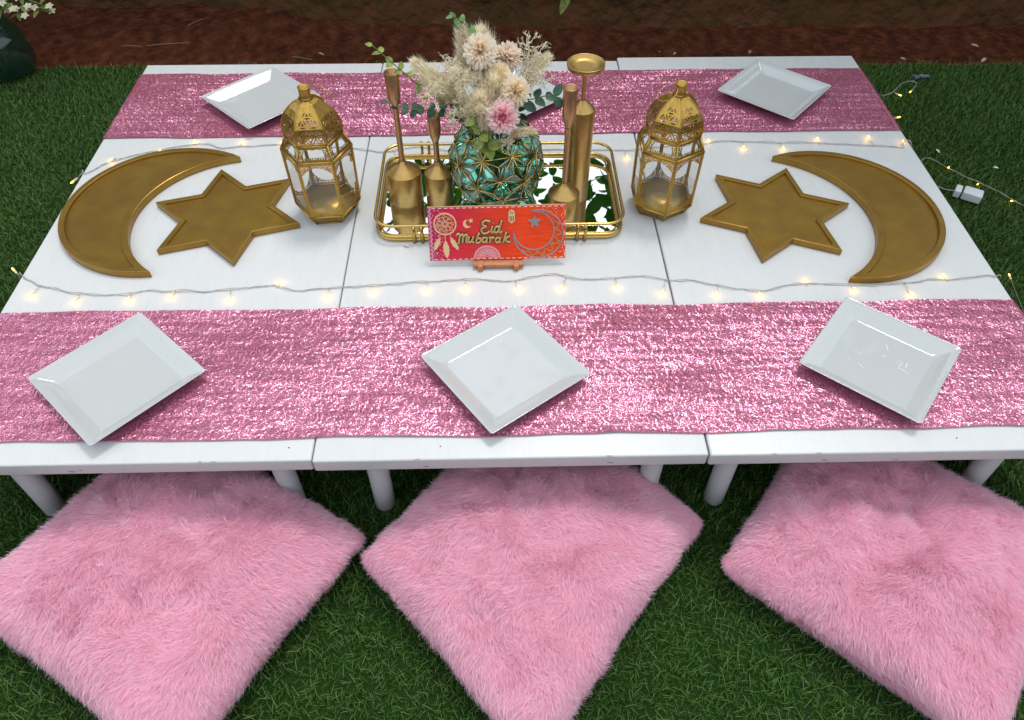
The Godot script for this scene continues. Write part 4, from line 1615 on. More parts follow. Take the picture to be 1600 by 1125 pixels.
func sign_print() -> ImageTexture:
	var W := 1024
	var H := 420
	var im := Image.create(W, H, false, Image.FORMAT_RGB8)
	var fn := FastNoiseLite.new()
	fn.seed = 4
	fn.frequency = 0.02
	var stops := [[0.0, Color(0.68, 0.11, 0.30)], [0.16, Color(0.80, 0.14, 0.26)], [0.42, Color(0.86, 0.22, 0.16)], [0.7, Color(0.92, 0.27, 0.08)], [1.0, Color(0.90, 0.27, 0.05)]]
	for x in W:
		for s in 4:
			var a = stops[s]
			var b = stops[s + 1]
			var u := float(x) / W
			if u >= a[0] and u <= b[0]:
				var c: Color = a[1].lerp(b[1], (u - a[0]) / (b[0] - a[0]))
				for y in range(0, H, 6):
					var v := 1.0 + 0.10 * fn.get_noise_2d(x * 0.25, y * 2.0)
					im.fill_rect(Rect2i(x, y, 1, 6), Color(c.r * v, c.g * v, c.b * v))
	var wh := Color(0.93, 0.88, 0.88)
	# dashes along both long edges
	for k in 22:
		im.fill_rect(Rect2i(36 + k * 45, 8, 26, 5), wh)
		im.fill_rect(Rect2i(36 + k * 45, H - 13, 26, 5), wh)
	for k in 5: im.fill_rect(Rect2i(W - 10, 40 + k * 80, 4, 40), wh)
	# double zigzag at the end
	for k in 13:
		for o in [6.0, 16.0]:
			stroke(im, Vector2(o, k * 33.0), Vector2(o + 15, k * 33.0 + 16), 1.8, Color(0.88, 0.72, 0.84))
			stroke(im, Vector2(o + 15, k * 33.0 + 16), Vector2(o, k * 33.0 + 33), 1.8, Color(0.88, 0.72, 0.84))
	# scattered dots
	for k in 190:
		var x := rng.randf_range(34, 130)
		if rng.randf() < (x - 34) / 150.0: continue
		dot(im, x, rng.randf_range(18, H - 18), rng.randf_range(1.8, 3.4), wh)
	for k in 150:
		var x := rng.randf_range(850, 1012)
		var y := rng.randf_range(20, H - 20)
		var d := Vector2(x - 850, y - 235).length()
		if d < 165: continue
		dot(im, x, y, rng.randf_range(1.8, 3.2), wh)
	# half rosette at the lower edge
	var c := Vector2(432, H - 14)
	var li := Color(0.86, 0.72, 0.78)
	for r in [98.0, 92.0, 74.0, 50.0, 28.0]:
		for k in 80:
			var a := PI + PI * k / 80.0
			var b := PI + PI * (k + 1) / 80.0
			stroke(im, c + Vector2(cos(a), sin(a)) * r, c + Vector2(cos(b), sin(b)) * r, 2.2, li)
	for k in 15:
		var a := PI + PI * (k + 0.5) / 15.0
		dot(im, c.x + cos(a) * 83, c.y + sin(a) * 83, 4.0, li)
		for s in [-1, 1]:
			var e: float = a + s * PI / 30.0
			stroke(im, c + Vector2(cos(a), sin(a)) * 70, c + Vector2(cos(e), sin(e)) * 54, 1.8, li)
	for k in 9:
		var a := PI + PI * (k + 0.5) / 9.0
		stroke(im, c + Vector2(cos(a), sin(a)) * 33, c + Vector2(cos(a), sin(a)) * 46, 3.0, li)
	for k in 5:
		var a := PI + PI * (k + 0.5) / 5.0
		dot(im, c.x + cos(a) * 15, c.y + sin(a) * 15, 3.5, li)
	return ImageTexture.create_from_image(im)


func flat_shape(poly: PackedVector2Array, z0: float, z1: float) -> ArrayMesh:
	# a thin cut-out in the plane of the board
	var st := ST()
	st.set_smooth_group(FLAT)
	var idx := Geometry2D.triangulate_polygon(poly)
	for k in range(0, idx.size(), 3):
		var a := Vector3(poly[idx[k]].x, poly[idx[k]].y, z1)
		var b := Vector3(poly[idx[k + 1]].x, poly[idx[k + 1]].y, z1)
		var c := Vector3(poly[idx[k + 2]].x, poly[idx[k + 2]].y, z1)
		if (b - a).cross(c - a).z > 0: tri(st, a, b, c)
		else: tri(st, a, c, b)
	var area := 0.0
	for i in poly.size(): area += poly[i].cross(poly[(i + 1) % poly.size()])
	for i in poly.size():
		var p := poly[i]
		var q := poly[(i + 1) % poly.size()]
		if area < 0:
			var tmp := p; p = q; q = tmp
		quad(st, Vector3(p.x, p.y, z0), Vector3(q.x, q.y, z0), Vector3(q.x, q.y, z1), Vector3(p.x, p.y, z1))
	return done(st)


func ribbon(st: SurfaceTool, pts, w: float, z0: float, z1: float, closed := false):
	# a flat strip of even width that follows the points in the plane of the board
	var n: int = pts.size()
	var L := []
	var R := []
	for i in n:
		var p: Vector3 = pts[i]
		var nx: Vector3 = pts[(i + 1) % n] if closed or i < n - 1 else p
		var pv: Vector3 = pts[(i + n - 1) % n] if closed or i > 0 else p
		var d := nx - pv
		d.z = 0
		d = d.normalized()
		var s := Vector3(-d.y, d.x, 0) * w * 0.5
		L.append(Vector3(p.x, p.y, 0) + s)
		R.append(Vector3(p.x, p.y, 0) - s)
	var up := Vector3(0, 0, z1)
	var lo := Vector3(0, 0, z0)
	for i in (n if closed else n - 1):
		var j := (i + 1) % n
		quad(st, R[i] + up, R[j] + up, L[j] + up, L[i] + up)
		quad(st, R[i] + lo, R[j] + lo, R[j] + up, R[i] + up)
		quad(st, L[j] + lo, L[i] + lo, L[i] + up, L[j] + up)
	if not closed:
		quad(st, L[0] + lo, R[0] + lo, R[0] + up, L[0] + up)
		quad(st, R[n - 1] + lo, L[n - 1] + lo, L[n - 1] + up, R[n - 1] + up)


func star5(c: Vector3, r: float, turn := 0.0) -> PackedVector2Array:
	var o := PackedVector2Array()
	for k in 10:
		var a := PI / 2 + TAU * k / 10.0 + turn
		var q := r if k % 2 == 0 else r * 0.45
		o.append(Vector2(c.x, c.y) + Vector2(cos(a), sin(a)) * q)
	return o


func sign_board():
	var tilt := deg_to_rad(-20.0)
	var t := thing("eid_sign", "pink to orange painted wooden sign lettered Eid Mubarak, before the mirror tray", "sign", Vector3(0.003, T + 0.016, -1.352), 0.0)
	t.basis = Basis(Vector3.RIGHT, tilt) * Basis(Vector3.BACK, deg_to_rad(0.6))
	var wood: StandardMaterial3D = tri_tex(mat(Color.WHITE, 0.6), noise_tex(0.02, 81, [[0.0, srgb(0.38, 0.22, 0.11)], [1.0, srgb(0.55, 0.36, 0.20)]], 4, 256), 9.0)
	var gilt: StandardMaterial3D = tri_tex(mat(Color.WHITE, 0.45, 0.35), noise_tex(0.05, 82, [[0.0, srgb(0.40, 0.25, 0.08)], [1.0, srgb(0.66, 0.47, 0.20)]], 2, 256), 14.0)
	var ply := mat(srgb(0.72, 0.50, 0.25), 0.6)
	var brown := mat(srgb(0.045, 0.022, 0.012), 0.7)
	var silver: StandardMaterial3D = tri_tex(mat(Color.WHITE, 0.35, 0.6), noise_tex(0.2, 83, [[0.0, srgb(0.30, 0.31, 0.34)], [1.0, srgb(0.62, 0.63, 0.66)]], 2, 256), 30.0)
	put("board", block(Vector3(sign_w, sign_h, 0.007), 0.001, 1), wood, t, Transform3D(Basis.IDENTITY, Vector3(0, sign_h / 2, -0.0036)))
	# painted face
	var st := ST()
	st.set_smooth_group(FLAT)
	var c4 := [[0.002, 0.995], [0.998, 0.995], [0.998, 0.005], [0.002, 0.005]]
	for k in [0, 2, 1, 0, 3, 2]:
		st.set_uv(Vector2(c4[k][0], c4[k][1]))
		st.add_vertex(sp(c4[k][0], c4[k][1], 0.0003))
	var pm := mat(Color.WHITE, 0.4)
	pm.albedo_texture = sign_print()
	put("painted_face", done(st), pm, t)
	# lettering
	var words := {
		"E": [[[725, 255], [690, 246], [662, 262], [662, 284], [692, 298], [660, 310], [648, 335], [668, 358], [700, 352], [720, 335]]],
		"i": [[[745, 293], [734, 335], [744, 350], [758, 338]], [[751, 264], [752, 268]]],
		"d": [[[802, 300], [778, 298], [763, 325], [771, 350], [795, 333], [828, 243]], [[814, 290], [803, 335], [812, 350], [830, 338]]],
		"M": [[[428, 378], [440, 364], [456, 370], [455, 400], [445, 452]], [[456, 392], [476, 370], [488, 380], [480, 440]], [[486, 396], [508, 370], [522, 380], [512, 425], [524, 438]]],
		"u": [[[540, 386], [531, 425], [545, 438], [565, 422], [576, 386]], [[574, 396], [566, 428], [580, 438]]],
		"b": [[[628, 352], [600, 432], [616, 441], [640, 425], [641, 402], [618, 402]]],
		"a": [[[692, 396], [667, 394], [655, 420], [668, 437], [690, 420], [700, 390]], [[698, 398], [690, 430], [702, 436]]],
		"r": [[[716, 398], [730, 391], [722, 437]], [[727, 408], [746, 390], [760, 398]]],
		"k": [[[872, 343], [845, 436]], [[852, 414], [886, 386], [904, 380]], [[864, 404], [882, 430], [908, 426]]],
	}
	var order := [["E", 0], ["i", 0], ["d", 0], ["M", 0], ["u", 0], ["b", 0], ["a", 0], ["r", 0], ["a", 116], ["k", -6]]
	for e in order:
		var back := ST()
		back.set_smooth_group(FLAT)
		var front := ST()
		for s in words[e[0]]:
			var pts := []
			for p in s: pts.append(zp(p[0] + e[1], p[1]))
			var cur := spline(pts, 5)
			ribbon(back, cur, 0.0082, 0.0003, 0.0018)
			var up := PackedVector3Array()
			for p in cur: up.append(p + Vector3(0, 0, 0.0022))
			tube(front, up, 0.0027, 8)
		var l := put("letter", done(front), gilt, t)
		put("dark_edge", done(back), brown, l)
	# dream catcher with three feathers
	var dc := Node3D.new()
	dc.name = "dream_catcher"
	t.add_child(dc)
	st = ST()
	st.set_smooth_group(FLAT)
	var cc := zp(330, 282)
	var R := 0.0250
	var ringp := []
	for k in 40: ringp.append(cc + Vector3(cos(TAU * k / 40), sin(TAU * k / 40), 0) * R)
	ribbon(st, ringp, 0.0030, 0.0003, 0.0022, true)
	put("ring", done(st), ply, dc)
	st = ST()
	st.set_smooth_group(FLAT)
	for lay in [[8, 0.012, 0.0125], [8, 0.0175, 0.0075], [8, 0.0065, 0.0062]]:
		for k in lay[0]:
			var a: float = TAU * k / lay[0] + lay[1] * 50.0
			var q: Vector3 = cc + Vector3(cos(a), sin(a), 0) * lay[1]
			var pet := []
			for m in 16: 
				var z := TAU * m / 16
				pet.append(q + (Vector3(cos(a), sin(a), 0) * cos(z) * 0.55 + Vector3(-sin(a), cos(a), 0) * sin(z) * 0.36) * lay[2])
			ribbon(st, pet, 0.0009, 0.0003, 0.0014 + lay[1] * 0.01, true)
	put("web", done(st), ply, dc)
	for f in [[[285, 375], [283, 440], [232, 510], 0.010], [[330, 378], [330, 470], [343, 578], 0.013], [[374, 375], [376, 440], [442, 505], 0.010]]:
		st = ST()
		st.set_smooth_group(FLAT)
		var a := zp(f[0][0], f[0][1])
		var b := zp(f[1][0], f[1][1] - 40)
		var e := zp(f[2][0], f[2][1])
		ribbon(st, [a, b], 0.0012, 0.0003, 0.0013)
		var poly := PackedVector2Array()
		var d := (e - b)
		var s := Vector3(-d.y, d.x, 0).normalized()
		for k in 13:
			var u := k / 12.0
			var q: Vector3 = b + d * u + s * (f[3] * 0.5 * pow(sin(PI * clampf(u, 0.02, 0.98)), 0.7) + (0.0012 if k % 3 == 1 else 0.0)) + s * 0.003 * sin(PI * u) * 0.0
			poly.append(Vector2(q.x, q.y))
		for k in 13:
			var u := 1.0 - k / 12.0
			var q: Vector3 = b + d * u - s * (f[3] * 0.5 * pow(sin(PI * clampf(u, 0.02, 0.98)), 0.7) + (0.0012 if k % 4 == 1 else 0.0))
			poly.append(Vector2(q.x, q.y))
		put("cord", done(st), ply, dc)
		var fe := put("feather", flat_shape(poly, 0.0003, 0.0019), ply, dc)
		st = ST()
		st.set_smooth_group(FLAT)
	# small crescent and star
	var mo := moon_outline(Vector2(zp(525, 278).x, zp(525, 278).y), 0.0098, Vector2(zp(544, 268).x, zp(544, 268).y), 0.0085, 18)
	put("small_crescent", flat_shape(mo, 0.0003, 0.0020), ply, t)
	put("small_star", flat_shape(star5(zp(557, 250), 0.0062, 0.2), 0.0003, 0.0020), ply, t)
	# little lantern tag
	var lp := PackedVector2Array()
	for q in [[888, 170], [914, 148], [940, 168], [943, 245], [914, 270], [886, 246]]:
		var z := zp(q[0], q[1])
		lp.append(Vector2(z.x, z.y))
	put("lantern_tag", flat_shape(lp, 0.0003, 0.0018), ply, t)
	st = ST()
	st.set_smooth_group(FLAT)
	for q in [[[900, 205], [900, 248]], [[914, 208], [914, 250]], [[928, 205], [928, 248]]]: ribbon(st, [zp(q[0][0], q[0][1]), zp(q[1][0], q[1][1])], 0.0016, 0.0018, 0.0021)
	var arc := []
	for k in 12: arc.append(zp(914, 180) + Vector3(cos(-0.6 + k * 0.40), sin(-0.6 + k * 0.40), 0) * 0.0030)
	ribbon(st, arc, 0.0012, 0.0018, 0.0021)
	put("lantern_tag_print", done(st), brown, t)
	put("silver_star", flat_shape(star5(zp(1116, 252), 0.0160, 0.04), 0.0003, 0.0026), silver, t)
	# great crescent: silver edge, gold scrolls
	var C := zp(1150, 358)
	var RO := 0.0575
	var ci := zp(1110, 328)
	var big := moon_outline(Vector2(C.x, C.y), RO, Vector2(ci.x, ci.y), 0.0465, 40)
	var outl := []
	for p in big: outl.append(Vector3(p.x, p.y, 0))
	st = ST()
	st.set_smooth_group(FLAT)
	ribbon(st, outl, 0.0026, 0.0003, 0.0022, true)
	put("crescent_outline", done(st), silver, t)
	st = ST()
	st.set_smooth_group(FLAT)
	for k in 7:
		var a := -2.25 + k * 0.42
		var wr := 0.0028 + 0.0052 * sin(PI * (k + 0.8) / 8.0)
		var wav := []
		for m in 22:
			var z := m / 21.0
			var aa := a + 0.42 * z
			var q := Vector3(cos(aa), sin(aa), 0)
			var mid := C.lerp(ci, 0.5) + q * (RO + 0.0465) * 0.5
			wav.append(mid + q * wr * sin(TAU * z) * 0.8)
		ribbon(st, wav, 0.0015, 0.0003, 0.0018)
		var sc := []
		var q0: Vector3 = wav[5 if k % 2 == 0 else 15]
		for m in 18:
			var z := m / 17.0
			sc.append(q0 + Vector3(cos(a + z * 8.0), sin(a + z * 8.0), 0) * wr * (0.75 - 0.55 * z))
		ribbon(st, sc, 0.0013, 0.0003, 0.0017)
	put("crescent_scroll", done(st), gilt, t)
	# ---- the little easel that carries it
	var e := thing("mini_easel", "small reddish wooden easel under the Eid sign", "easel", Vector3(0.004, T + 0.001, -1.352))
	var ew: StandardMaterial3D = tri_tex(mat(Color.WHITE, 0.55), noise_tex(0.02, 84, [[0.0, srgb(0.36, 0.13, 0.05)], [1.0, srgb(0.52, 0.22, 0.10)]], 4, 256), 9.0)
	var back := deg_to_rad(-20)
	put("ledge", block(Vector3(0.118, 0.010, 0.026), 0.0015, 1), ew, e, Transform3D(Basis.IDENTITY, Vector3(0, 0.0085, 0.004)))
	for s in [-1, 1]:
		put("foot", block(Vector3(0.012, 0.016, 0.022), 0.0015, 1), ew, e, Transform3D(Basis.IDENTITY, Vector3(s * 0.042, 0.0005, 0.014) + Vector3(0, 0.0075, 0)))
		put("upright", block(Vector3(0.010, 0.105, 0.006), 0.001, 1), ew, e, Transform3D(Basis(Vector3.RIGHT, back), Vector3(s * 0.030, 0.063, -0.0315)))
	put("rear_leg", block(Vector3(0.012, 0.095, 0.006), 0.001, 1), ew, e, Transform3D(Basis(Vector3.RIGHT, deg_to_rad(22)), Vector3(0, 0.046, -0.068)))
	put("cross_bar", block(Vector3(0.072, 0.012, 0.006), 0.001, 1), ew, e, Transform3D(Basis(Vector3.RIGHT, back), Vector3(0, 0.094, -0.0500)))


# ------------------------------------------------------------------ string lights
func light_string(label: String, path: Array, lamps: Array, group: String):
	var t := thing("string_light", label, "string lights", Vector3.ZERO, 0.0, group)
	var sp_ := spline(path, 9)
	var fn := FastNoiseLite.new()
	fn.seed = 7 + path.size()
	fn.frequency = 9.0
	for w in 2:
		var st := ST()
		var pts := PackedVector3Array()
		for i in sp_.size():
			var a := i * 0.55 + PI * w
			var p := sp_[i] + Vector3(0, 0.0008 + 0.0010 * (1.0 + sin(a)), 0.0016 * cos(a))
			p.z += 0.006 * (fn.get_noise_1d(sp_[i].x + sp_[i].z) + (1.5 * fn.get_noise_1d(sp_[i].x * 0.7 + 33.0) if w == 1 else 0.0))
			pts.append(p)
		tube(st, pts, 0.00075, 5)
		put("cable", done(st), M.cable, t)
	var hs := ST()
	lathe(hs, [[0.0012, 0.0], [0.0024, 0.002], [0.0027, 0.010], [0.0026, 0.014]], 10)
	var holder := done(hs)
	var bs := ST()
	lathe(bs, [[0.0021, 0.0145], [0.0022, 0.020], [0.0016, 0.0228], [0.0006, 0.0238]], 10)
	var bulb := done(bs)
	for l in lamps:
		var tip := Vector3(l[0], l[1], l[2])
		# nearest place on the cable
		var best := sp_[0]
		for p in sp_:
			if p.distance_to(tip) < best.distance_to(tip): best = p
		var d := tip - best
		if d.length() < 0.008: d = Vector3(gauss(), 0.3, gauss())
		d = d.normalized()
		var o := tip - d * 0.020
		var st := ST()
		if best.distance_to(o) > 0.004:
			tube(st, [best + Vector3(0, 0.0015, 0), best.lerp(o, 0.5) + Vector3(0, 0.003, 0), o], 0.0008, 5)
		else:
			tube(st, [o - d * 0.004, o], 0.0009, 5)
		var h := put("lamp_holder", holder, M.holder, t, Transform3D(basis_from(d, Vector3(0.3, 0.2, 1)), o))
		var b := put("bulb", bulb, M.led, h)
		var w := put("lead", done(st), M.cable, h)
		w.transform = h.transform.affine_inverse()
		var om := OmniLight3D.new()
		om.name = "bulb_glow"
		om.light_color = Color(1.0, 0.72, 0.34)
		om.light_energy = 0.00026
		om.light_size = 0.0015
		om.omni_range = 3.0
		om.omni_attenuation = 2.0
		om.shadow_enabled = true
		om.position = Vector3(0, 0.0188, 0)
		b.add_child(om)


func light_strings():
	var y := T + 0.0012
	var a := []
	for p in PATH_FRONT: a.append(Vector3(p[0], (p[2] if p.size() > 2 else y), p[1]))
	var l := []
	for p in LAMP_FRONT: l.append([p[0], (p[2] if p.size() > 2 else T + 0.006), p[1]])
	light_string("warm fairy light string along the near edge of the white gap, before the Eid sign", a, l, "warm white fairy lights")
	a = []
	for p in PATH_BACK: a.append(Vector3(p[0], (p[2] if p.size() > 2 else y), p[1]))
	l = []
	for p in LAMP_BACK: l.append([p[0], (p[2] if p.size() > 2 else T + 0.006), p[1]])
	light_string("warm fairy light string behind the trays and lanterns, trailing onto the grass by the adapter", a, l, "warm white fairy lights")
	a = []
	for p in PATH_SIDE: a.append(Vector3(p[0], p[2], p[1]))
	l = []
	for p in LAMP_SIDE: l.append([p[0], p[2], p[1]])
	light_string("short loop of warm fairy lights hanging off the wall-side runner's end", a, l, "warm white fairy lights")
	# the plug adapter on the grass
	var t := thing("plug_adapter", "white plastic plug adapter lying on the grass beside the table", "adapter", Vector3(1.508, 0.024, -1.955), deg_to_rad(-33))
	put("case", block(Vector3(0.057, 0.030, 0.042), 0.005, 3), M.adapter, t, Transform3D(Basis.IDENTITY, Vector3(0.014, 0.016, 0)))
	put("plug_end", block(Vector3(0.020, 0.026, 0.040), 0.004, 3), M.adapter, t, Transform3D(Basis.IDENTITY, Vector3(-0.029, 0.014, 0)))
	var st := ST()
	tube(st, spline([Vector3(-0.038, 0.013, 0), Vector3(-0.06, 0.010, 0.004), Vector3(-0.10, 0.004, -0.005), Vector3(-0.16, 0.002, 0.02)], 5), 0.0016, 6)
	put("cord", done(st), M.cable, t)


# ------------------------------------------------------------------ behind the table
func background_jar():
	var c := Vector3(-1.885, 0.022, -2.83)
	var t := thing("glass_demijohn", "big dark green glass jar standing on the grass by the wall", "jar", c)
	var prof := [[0.085, 0.0], [0.100, 0.005], [0.110, 0.020], [0.1155, 0.05], [0.115, 0.09], [0.105, 0.14], [0.080, 0.185], [0.052, 0.212], [0.038, 0.232], [0.034, 0.265], [0.040, 0.275]]
	var inner := []
	for i in range(prof.size() - 1, -1, -1): inner.append([prof[i][0] - 0.005, maxf(prof[i][1], 0.012)])
	var st := ST()
	lathe(st, prof + inner, 40, true, true)
	put("glass", done(st), M.bottle, t)
	var lm := leaf_mesh(0.045, 0.016, 0.2, 0.4)
	var gm := leafmat(srgb(0.12, 0.17, 0.03))
	var wm := mat(srgb(0.50, 0.48, 0.34), 0.6)
	wm.backlight_enabled = true
	wm.backlight = Color(0.5, 0.5, 0.4)
	var pet := leaf_mesh(0.016, 0.012, 0.3, 0.8)
	var heads := [Vector3(-1.60, 0.305, -2.76), Vector3(-1.68, 0.295, -2.75), Vector3(-1.66, 0.34, -2.79), Vector3(-1.74, 0.31, -2.76), Vector3(-1.80, 0.33, -2.78), Vector3(-1.73, 0.36, -2.84)]
	var labs := ["drooping white flower sprig furthest over the grass from the green jar", "white flower sprig dipping lowest at the green jar's front", "white flower sprig rising highest from the green jar", "white flower sprig above the middle of the green jar's neck", "white flower sprig at the outer side of the green jar", "white flower sprig reaching towards the wall from the green jar"]
	for i in heads.size():
		var h: Vector3 = heads[i]
		var base := Vector3(-1.885, 0.04, -2.83)
		var f := thing("white_flower_sprig", labs[i], "flower", base, 0.0, "white flowers in the green jar")
		st = ST()
		tube(st, spline([Vector3(0, 0, 0), Vector3(0.01, 0.25, 0.01), (h - base) * Vector3(0.6, 1.0, 0.6) + Vector3(0, 0.02, 0), h - base], 6), 0.002, 5)
		put("stem", done(st), M.stem, f)
		for k in 4:
			var p := h - base + Vector3(gauss() * 0.022, gauss() * 0.015, gauss() * 0.022)
			for q in 5:
				var a := TAU * q / 5.0 + k
				put("petal", pet, wm, f, Transform3D(basis_from(Vector3(cos(a) * -0.3, 1, sin(a) * -0.3 + 0.5), Vector3(cos(a), 0.1, sin(a))), p))
		for k in 5:
			var a := rng.randf() * TAU
			put("leaf", lm, gm, f, Transform3D(basis_from(Vector3(gauss() * 0.3, 1, 0.4), Vector3(cos(a), gauss() * 0.3, sin(a))), (h - base) * rng.randf_range(0.86, 1.0) + Vector3(0, 0.01, 0)))


func litter():
	# what lies on the soil and the grass
	var lm := leaf_mesh(0.05, 0.022, 0.35, 0.4)
	var items := [
		["fallen_leaf", "yellow-green fallen leaf on the soil beside the green jar", "leaf", Vector3(-1.925, 0.03, -3.08), 0.6, srgb(0.32, 0.26, 0.03), 1.0],
		["fallen_leaf", "pale dry leaf lying on the soil behind the jar-side table", "leaf", Vector3(-0.70, 0.035, -2.93), 0.5, srgb(0.36, 0.22, 0.12), 0.8],
		["fallen_leaf", "brown curled leaf on the soil near the candle dish side of the wall", "leaf", Vector3(1.04, 0.03, -2.935), 1.9, srgb(0.26, 0.15, 0.09), 0.9],
		["paper_scrap", "small cream paper scrap on the soil near the wall's dark end", "scrap", Vector3(1.95, 0.035, -2.955), 0.5, srgb(0.36, 0.29, 0.21), 0.9],
		["paper_scrap", "tiny torn white scrap at the turf edge beyond the table corner", "scrap", Vector3(1.625, 0.03, -2.86), 0.3, srgb(0.36, 0.31, 0.25), 0.7],
		["paper_scrap", "crumpled white scrap at the turf edge furthest from the table", "scrap", Vector3(1.97, 0.03, -2.855), 2.4, srgb(0.36, 0.30, 0.25), 0.8],
		["paper_scrap", "white petal-like scrap on the grass above the adapter", "scrap", Vector3(1.515, 0.03, -2.22), 0.9, srgb(0.62, 0.60, 0.55), 0.55],
		["paper_scrap", "white wrinkled scrap on the grass beyond the adapter", "scrap", Vector3(1.665, 0.03, -2.11), 0.1, srgb(0.60, 0.62, 0.62), 0.6],
		["fallen_leaf", "small dry twig-like leaf on the soil behind the middle table", "leaf", Vector3(0.665, 0.03, -2.93), 1.3, srgb(0.50, 0.42, 0.30), 0.45],
		["fallen_leaf", "small pale leaf on the soil close behind the table seam", "leaf", Vector3(0.735, 0.03, -2.92), 2.3, srgb(0.52, 0.45, 0.33), 0.4],
		["fallen_petal", "pink-white fallen blossom on the white table before the tray rail", "petal", Vector3(-0.226, T + 0.004, -1.425), 0.4, srgb(0.70, 0.52, 0.52), 0.5],
	]
	for e in items:
		var m := mat(e[5], 0.7)
		var o := put(e[0], lm, m, self, Transform3D(basis_from(Vector3(gauss() * 0.15, 1, 0.1 + gauss() * 0.15), Vector3(cos(e[4]), 0.1, sin(e[4]))).scaled(Vector3.ONE * e[6] * 0.72), e[3]))
		tag(o, e[1], e[2], "litter on the soil and grass")
	# a crumple of clear blue plastic
	var st := ST()
	st.set_smooth_group(FLAT)
	var rows := []
	for i in 7:
		var row := []
		for j in 5: row.append(Vector3((i - 3) * 0.010, 0.007 * rng.randf(), (j - 2) * 0.006) + Vector3(gauss(), 0, gauss()) * 0.002)
		rows.append(row)
	for i in 6:
		for j in 4: quad(st, rows[i][j], rows[i][j + 1], rows[i + 1][j + 1], rows[i + 1][j])
	var bl := mat(srgb(0.10, 0.125, 0.20), 0.2)
	var bp := put("plastic_scrap", done(st), bl, self, Transform3D(Basis.IDENTITY, Vector3(1.66, 0.024, -2.72)))
	tag(bp, "crumpled bluish clear plastic scrap on the dark grass", "scrap")
	# straws and rootlets on the soil
	var stm := mat(srgb(0.20, 0.10, 0.055), 0.8)
	var roots := [[-1.50, -3.00, 0.08, 0.05], [-1.28, -3.17, 0.09, -0.9], [-1.40, -3.00, 0.17, -0.15], [-0.80, -2.90, 0.09, 0.3]]
	var rl := ["thin pale straw on the soil beyond the turf by the jar", "short dry rootlet slanting down the soil bank", "long thin straw lying along the soil behind the jar-side table corner", "curved dry rootlet close behind the table edge"]
	for i in roots.size():
		var q = roots[i]
		st = ST()
		var d := Vector3(cos(q[3]), 0, sin(q[3]))
		tube(st, spline([Vector3.ZERO, d * q[2] * 0.4 + Vector3(0, 0.006, 0.008), d * q[2]], 5), 0.0022, 5)
		var o := put("rootlet", done(st), stm, self, Transform3D(Basis.IDENTITY, Vector3(q[0], 0.035, q[1])))
		tag(o, rl[i], "straw", "rootlets on the soil")
	# a leafy twig that hangs into view from the tree
	var tw := thing("hanging_twig", "yellow-green leaf tip hanging in front of the wall above the candle dish", "twig", Vector3(0.262, 0.352, -2.72))
	st = ST()
	tube(st, spline([Vector3(0.02, 0.9, -0.5), Vector3(0.02, 0.45, -0.1), Vector3(0, 0.02, 0), Vector3(0, 0, 0)], 6), 0.002, 5)
	put("stem", done(st), M.stem, tw)
	var hl := leaf_mesh(0.075, 0.030, 0.3, 0.5)
	var hm := leafmat(srgb(0.24, 0.28, 0.08))
	for k in 5: put("leaf", hl, hm, tw, Transform3D(basis_from(Vector3(gauss() * 0.3, 0.3, 1), Vector3(-0.3 + 0.3 * k, -1.0, 0.1)), Vector3(0, 0.03 * k, 0)))


const PATH_FRONT := [[-1.118, -1.33, 0.1], [-1.12, -1.335, 0.2], [-1.117, -1.338, 0.292], [-1.105, -1.333], [-1.057, -1.301], [-1.015, -1.288], [-0.973, -1.272], [-0.913, -1.267], [-0.841, -1.267], [-0.801, -1.277], [-0.727, -1.273], [-0.639, -1.27], [-0.554, -1.283], [-0.511, -1.286], [-0.45, -1.272], [-0.377, -1.275], [-0.305, -1.28], [-0.232, -1.289], [-0.143, -1.294], [-0.054, -1.299], [0.02, -1.293], [0.08, -1.305], [0.126, -1.313], [0.184, -1.296], [0.259, -1.297], [0.335, -1.302], [0.407, -1.285], [0.453, -1.288], [0.494, -1.272], [0.55, -1.256], [0.608, -1.249], [0.671, -1.265], [0.717, -1.268], [0.821, -1.264], [0.911, -1.264], [1.004, -1.273], [1.082, -1.28], [1.146, -1.288], [1.165, -1.285], [1.182, -1.287, 0.296], [1.19, -1.285, 0.2], [1.215, -1.27, 0.1], [1.26, -1.24, 0.03], [1.4, -1.21, 0.028]]
const LAMP_FRONT := [[-1.061, -1.266], [-0.953, -1.243], [-0.832, -1.244], [-0.741, -1.253], [-0.606, -1.242], [-0.501, -1.297], [-0.384, -1.246], [-0.284, -1.26], [-0.163, -1.264], [-0.073, -1.267], [0.05, -1.264], [0.146, -1.264], [0.279, -1.264], [0.377, -1.243], [0.499, -1.236], [0.598, -1.232], [0.718, -1.281], [0.821, -1.244], [0.947, -1.227], [1.045, -1.288], [-1.139, -1.36, 0.3], [1.471, -1.579, 0.035]]
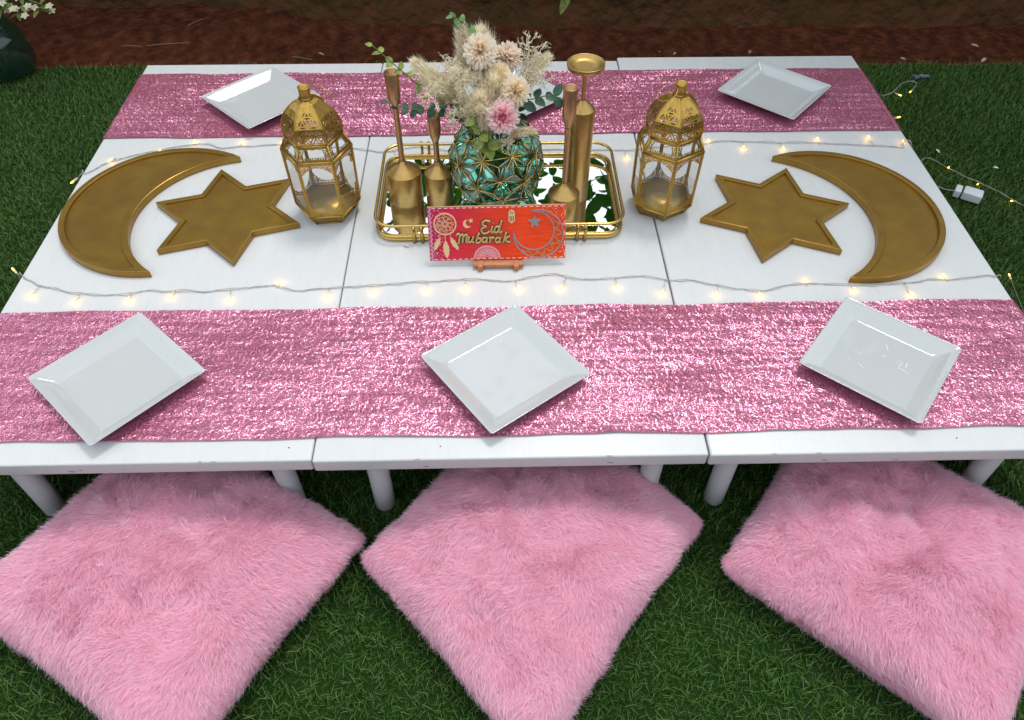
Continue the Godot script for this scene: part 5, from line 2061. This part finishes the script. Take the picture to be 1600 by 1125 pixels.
const PATH_BACK := [[-1.13, -1.7, 0.12], [-1.122, -1.735, 0.24], [-1.114, -1.755, 0.297], [-1.1, -1.737], [-1.078, -1.757], [-1.06, -1.781], [-1.01, -1.813], [-0.946, -1.837], [-0.873, -1.86], [-0.814, -1.872], [-0.765, -1.852], [-0.704, -1.857], [-0.616, -1.865], [-0.543, -1.857], [-0.399, -1.845], [-0.353, -1.832], [-0.308, -1.822], [-0.22, -1.842], [-0.13, -1.825], [-0.024, -1.832], [0.083, -1.824], [0.191, -1.825], [0.298, -1.82], [0.378, -1.821], [0.442, -1.83], [0.516, -1.838], [0.589, -1.843], [0.628, -1.858], [0.701, -1.857], [0.772, -1.849], [0.826, -1.845], [0.916, -1.843], [1.022, -1.832], [1.093, -1.827], [1.144, -1.817], [1.155, -1.85], [1.18, -1.845, 0.297], [1.19, -1.84, 0.22], [1.21, -1.85, 0.12], [1.26, -1.9, 0.04], [1.443, -2.159, 0.028], [1.511, -2.11, 0.028], [1.552, -2.055, 0.028], [1.582, -2.026, 0.028], [1.624, -1.977, 0.028], [1.658, -1.916, 0.028], [1.7, -1.876, 0.028]]
const LAMP_BACK := [[-1.05, -1.793], [-0.927, -1.836], [-0.843, -1.882], [-0.711, -1.88], [-0.598, -1.871], [-0.266, -1.787], [0.364, -1.782], [0.604, -1.859], [0.695, -1.822], [0.806, -1.817], [0.915, -1.863], [1.064, -1.87], [1.154, -1.846], [-1.132, -1.714, 0.29], [1.511, -2.106, 0.033], [1.568, -2.012, 0.033], [1.638, -1.923, 0.033]]
const PATH_SIDE := [[1.19, -1.86, 0.2], [1.187, -1.95, 0.27], [1.186, -2.02, 0.24], [1.19, -2.08, 0.2], [1.356, -2.44, 0.1], [1.391, -2.448, 0.1], [1.434, -2.478, 0.1], [1.488, -2.536, 0.1], [1.528, -2.549, 0.1], [1.535, -2.53, 0.1], [1.5, -2.481, 0.1]]
const LAMP_SIDE := [[1.45, -2.451, 0.1], [1.492, -2.473, 0.1], [1.219, -2.167, 0.25], [1.274, -2.111, 0.22]]
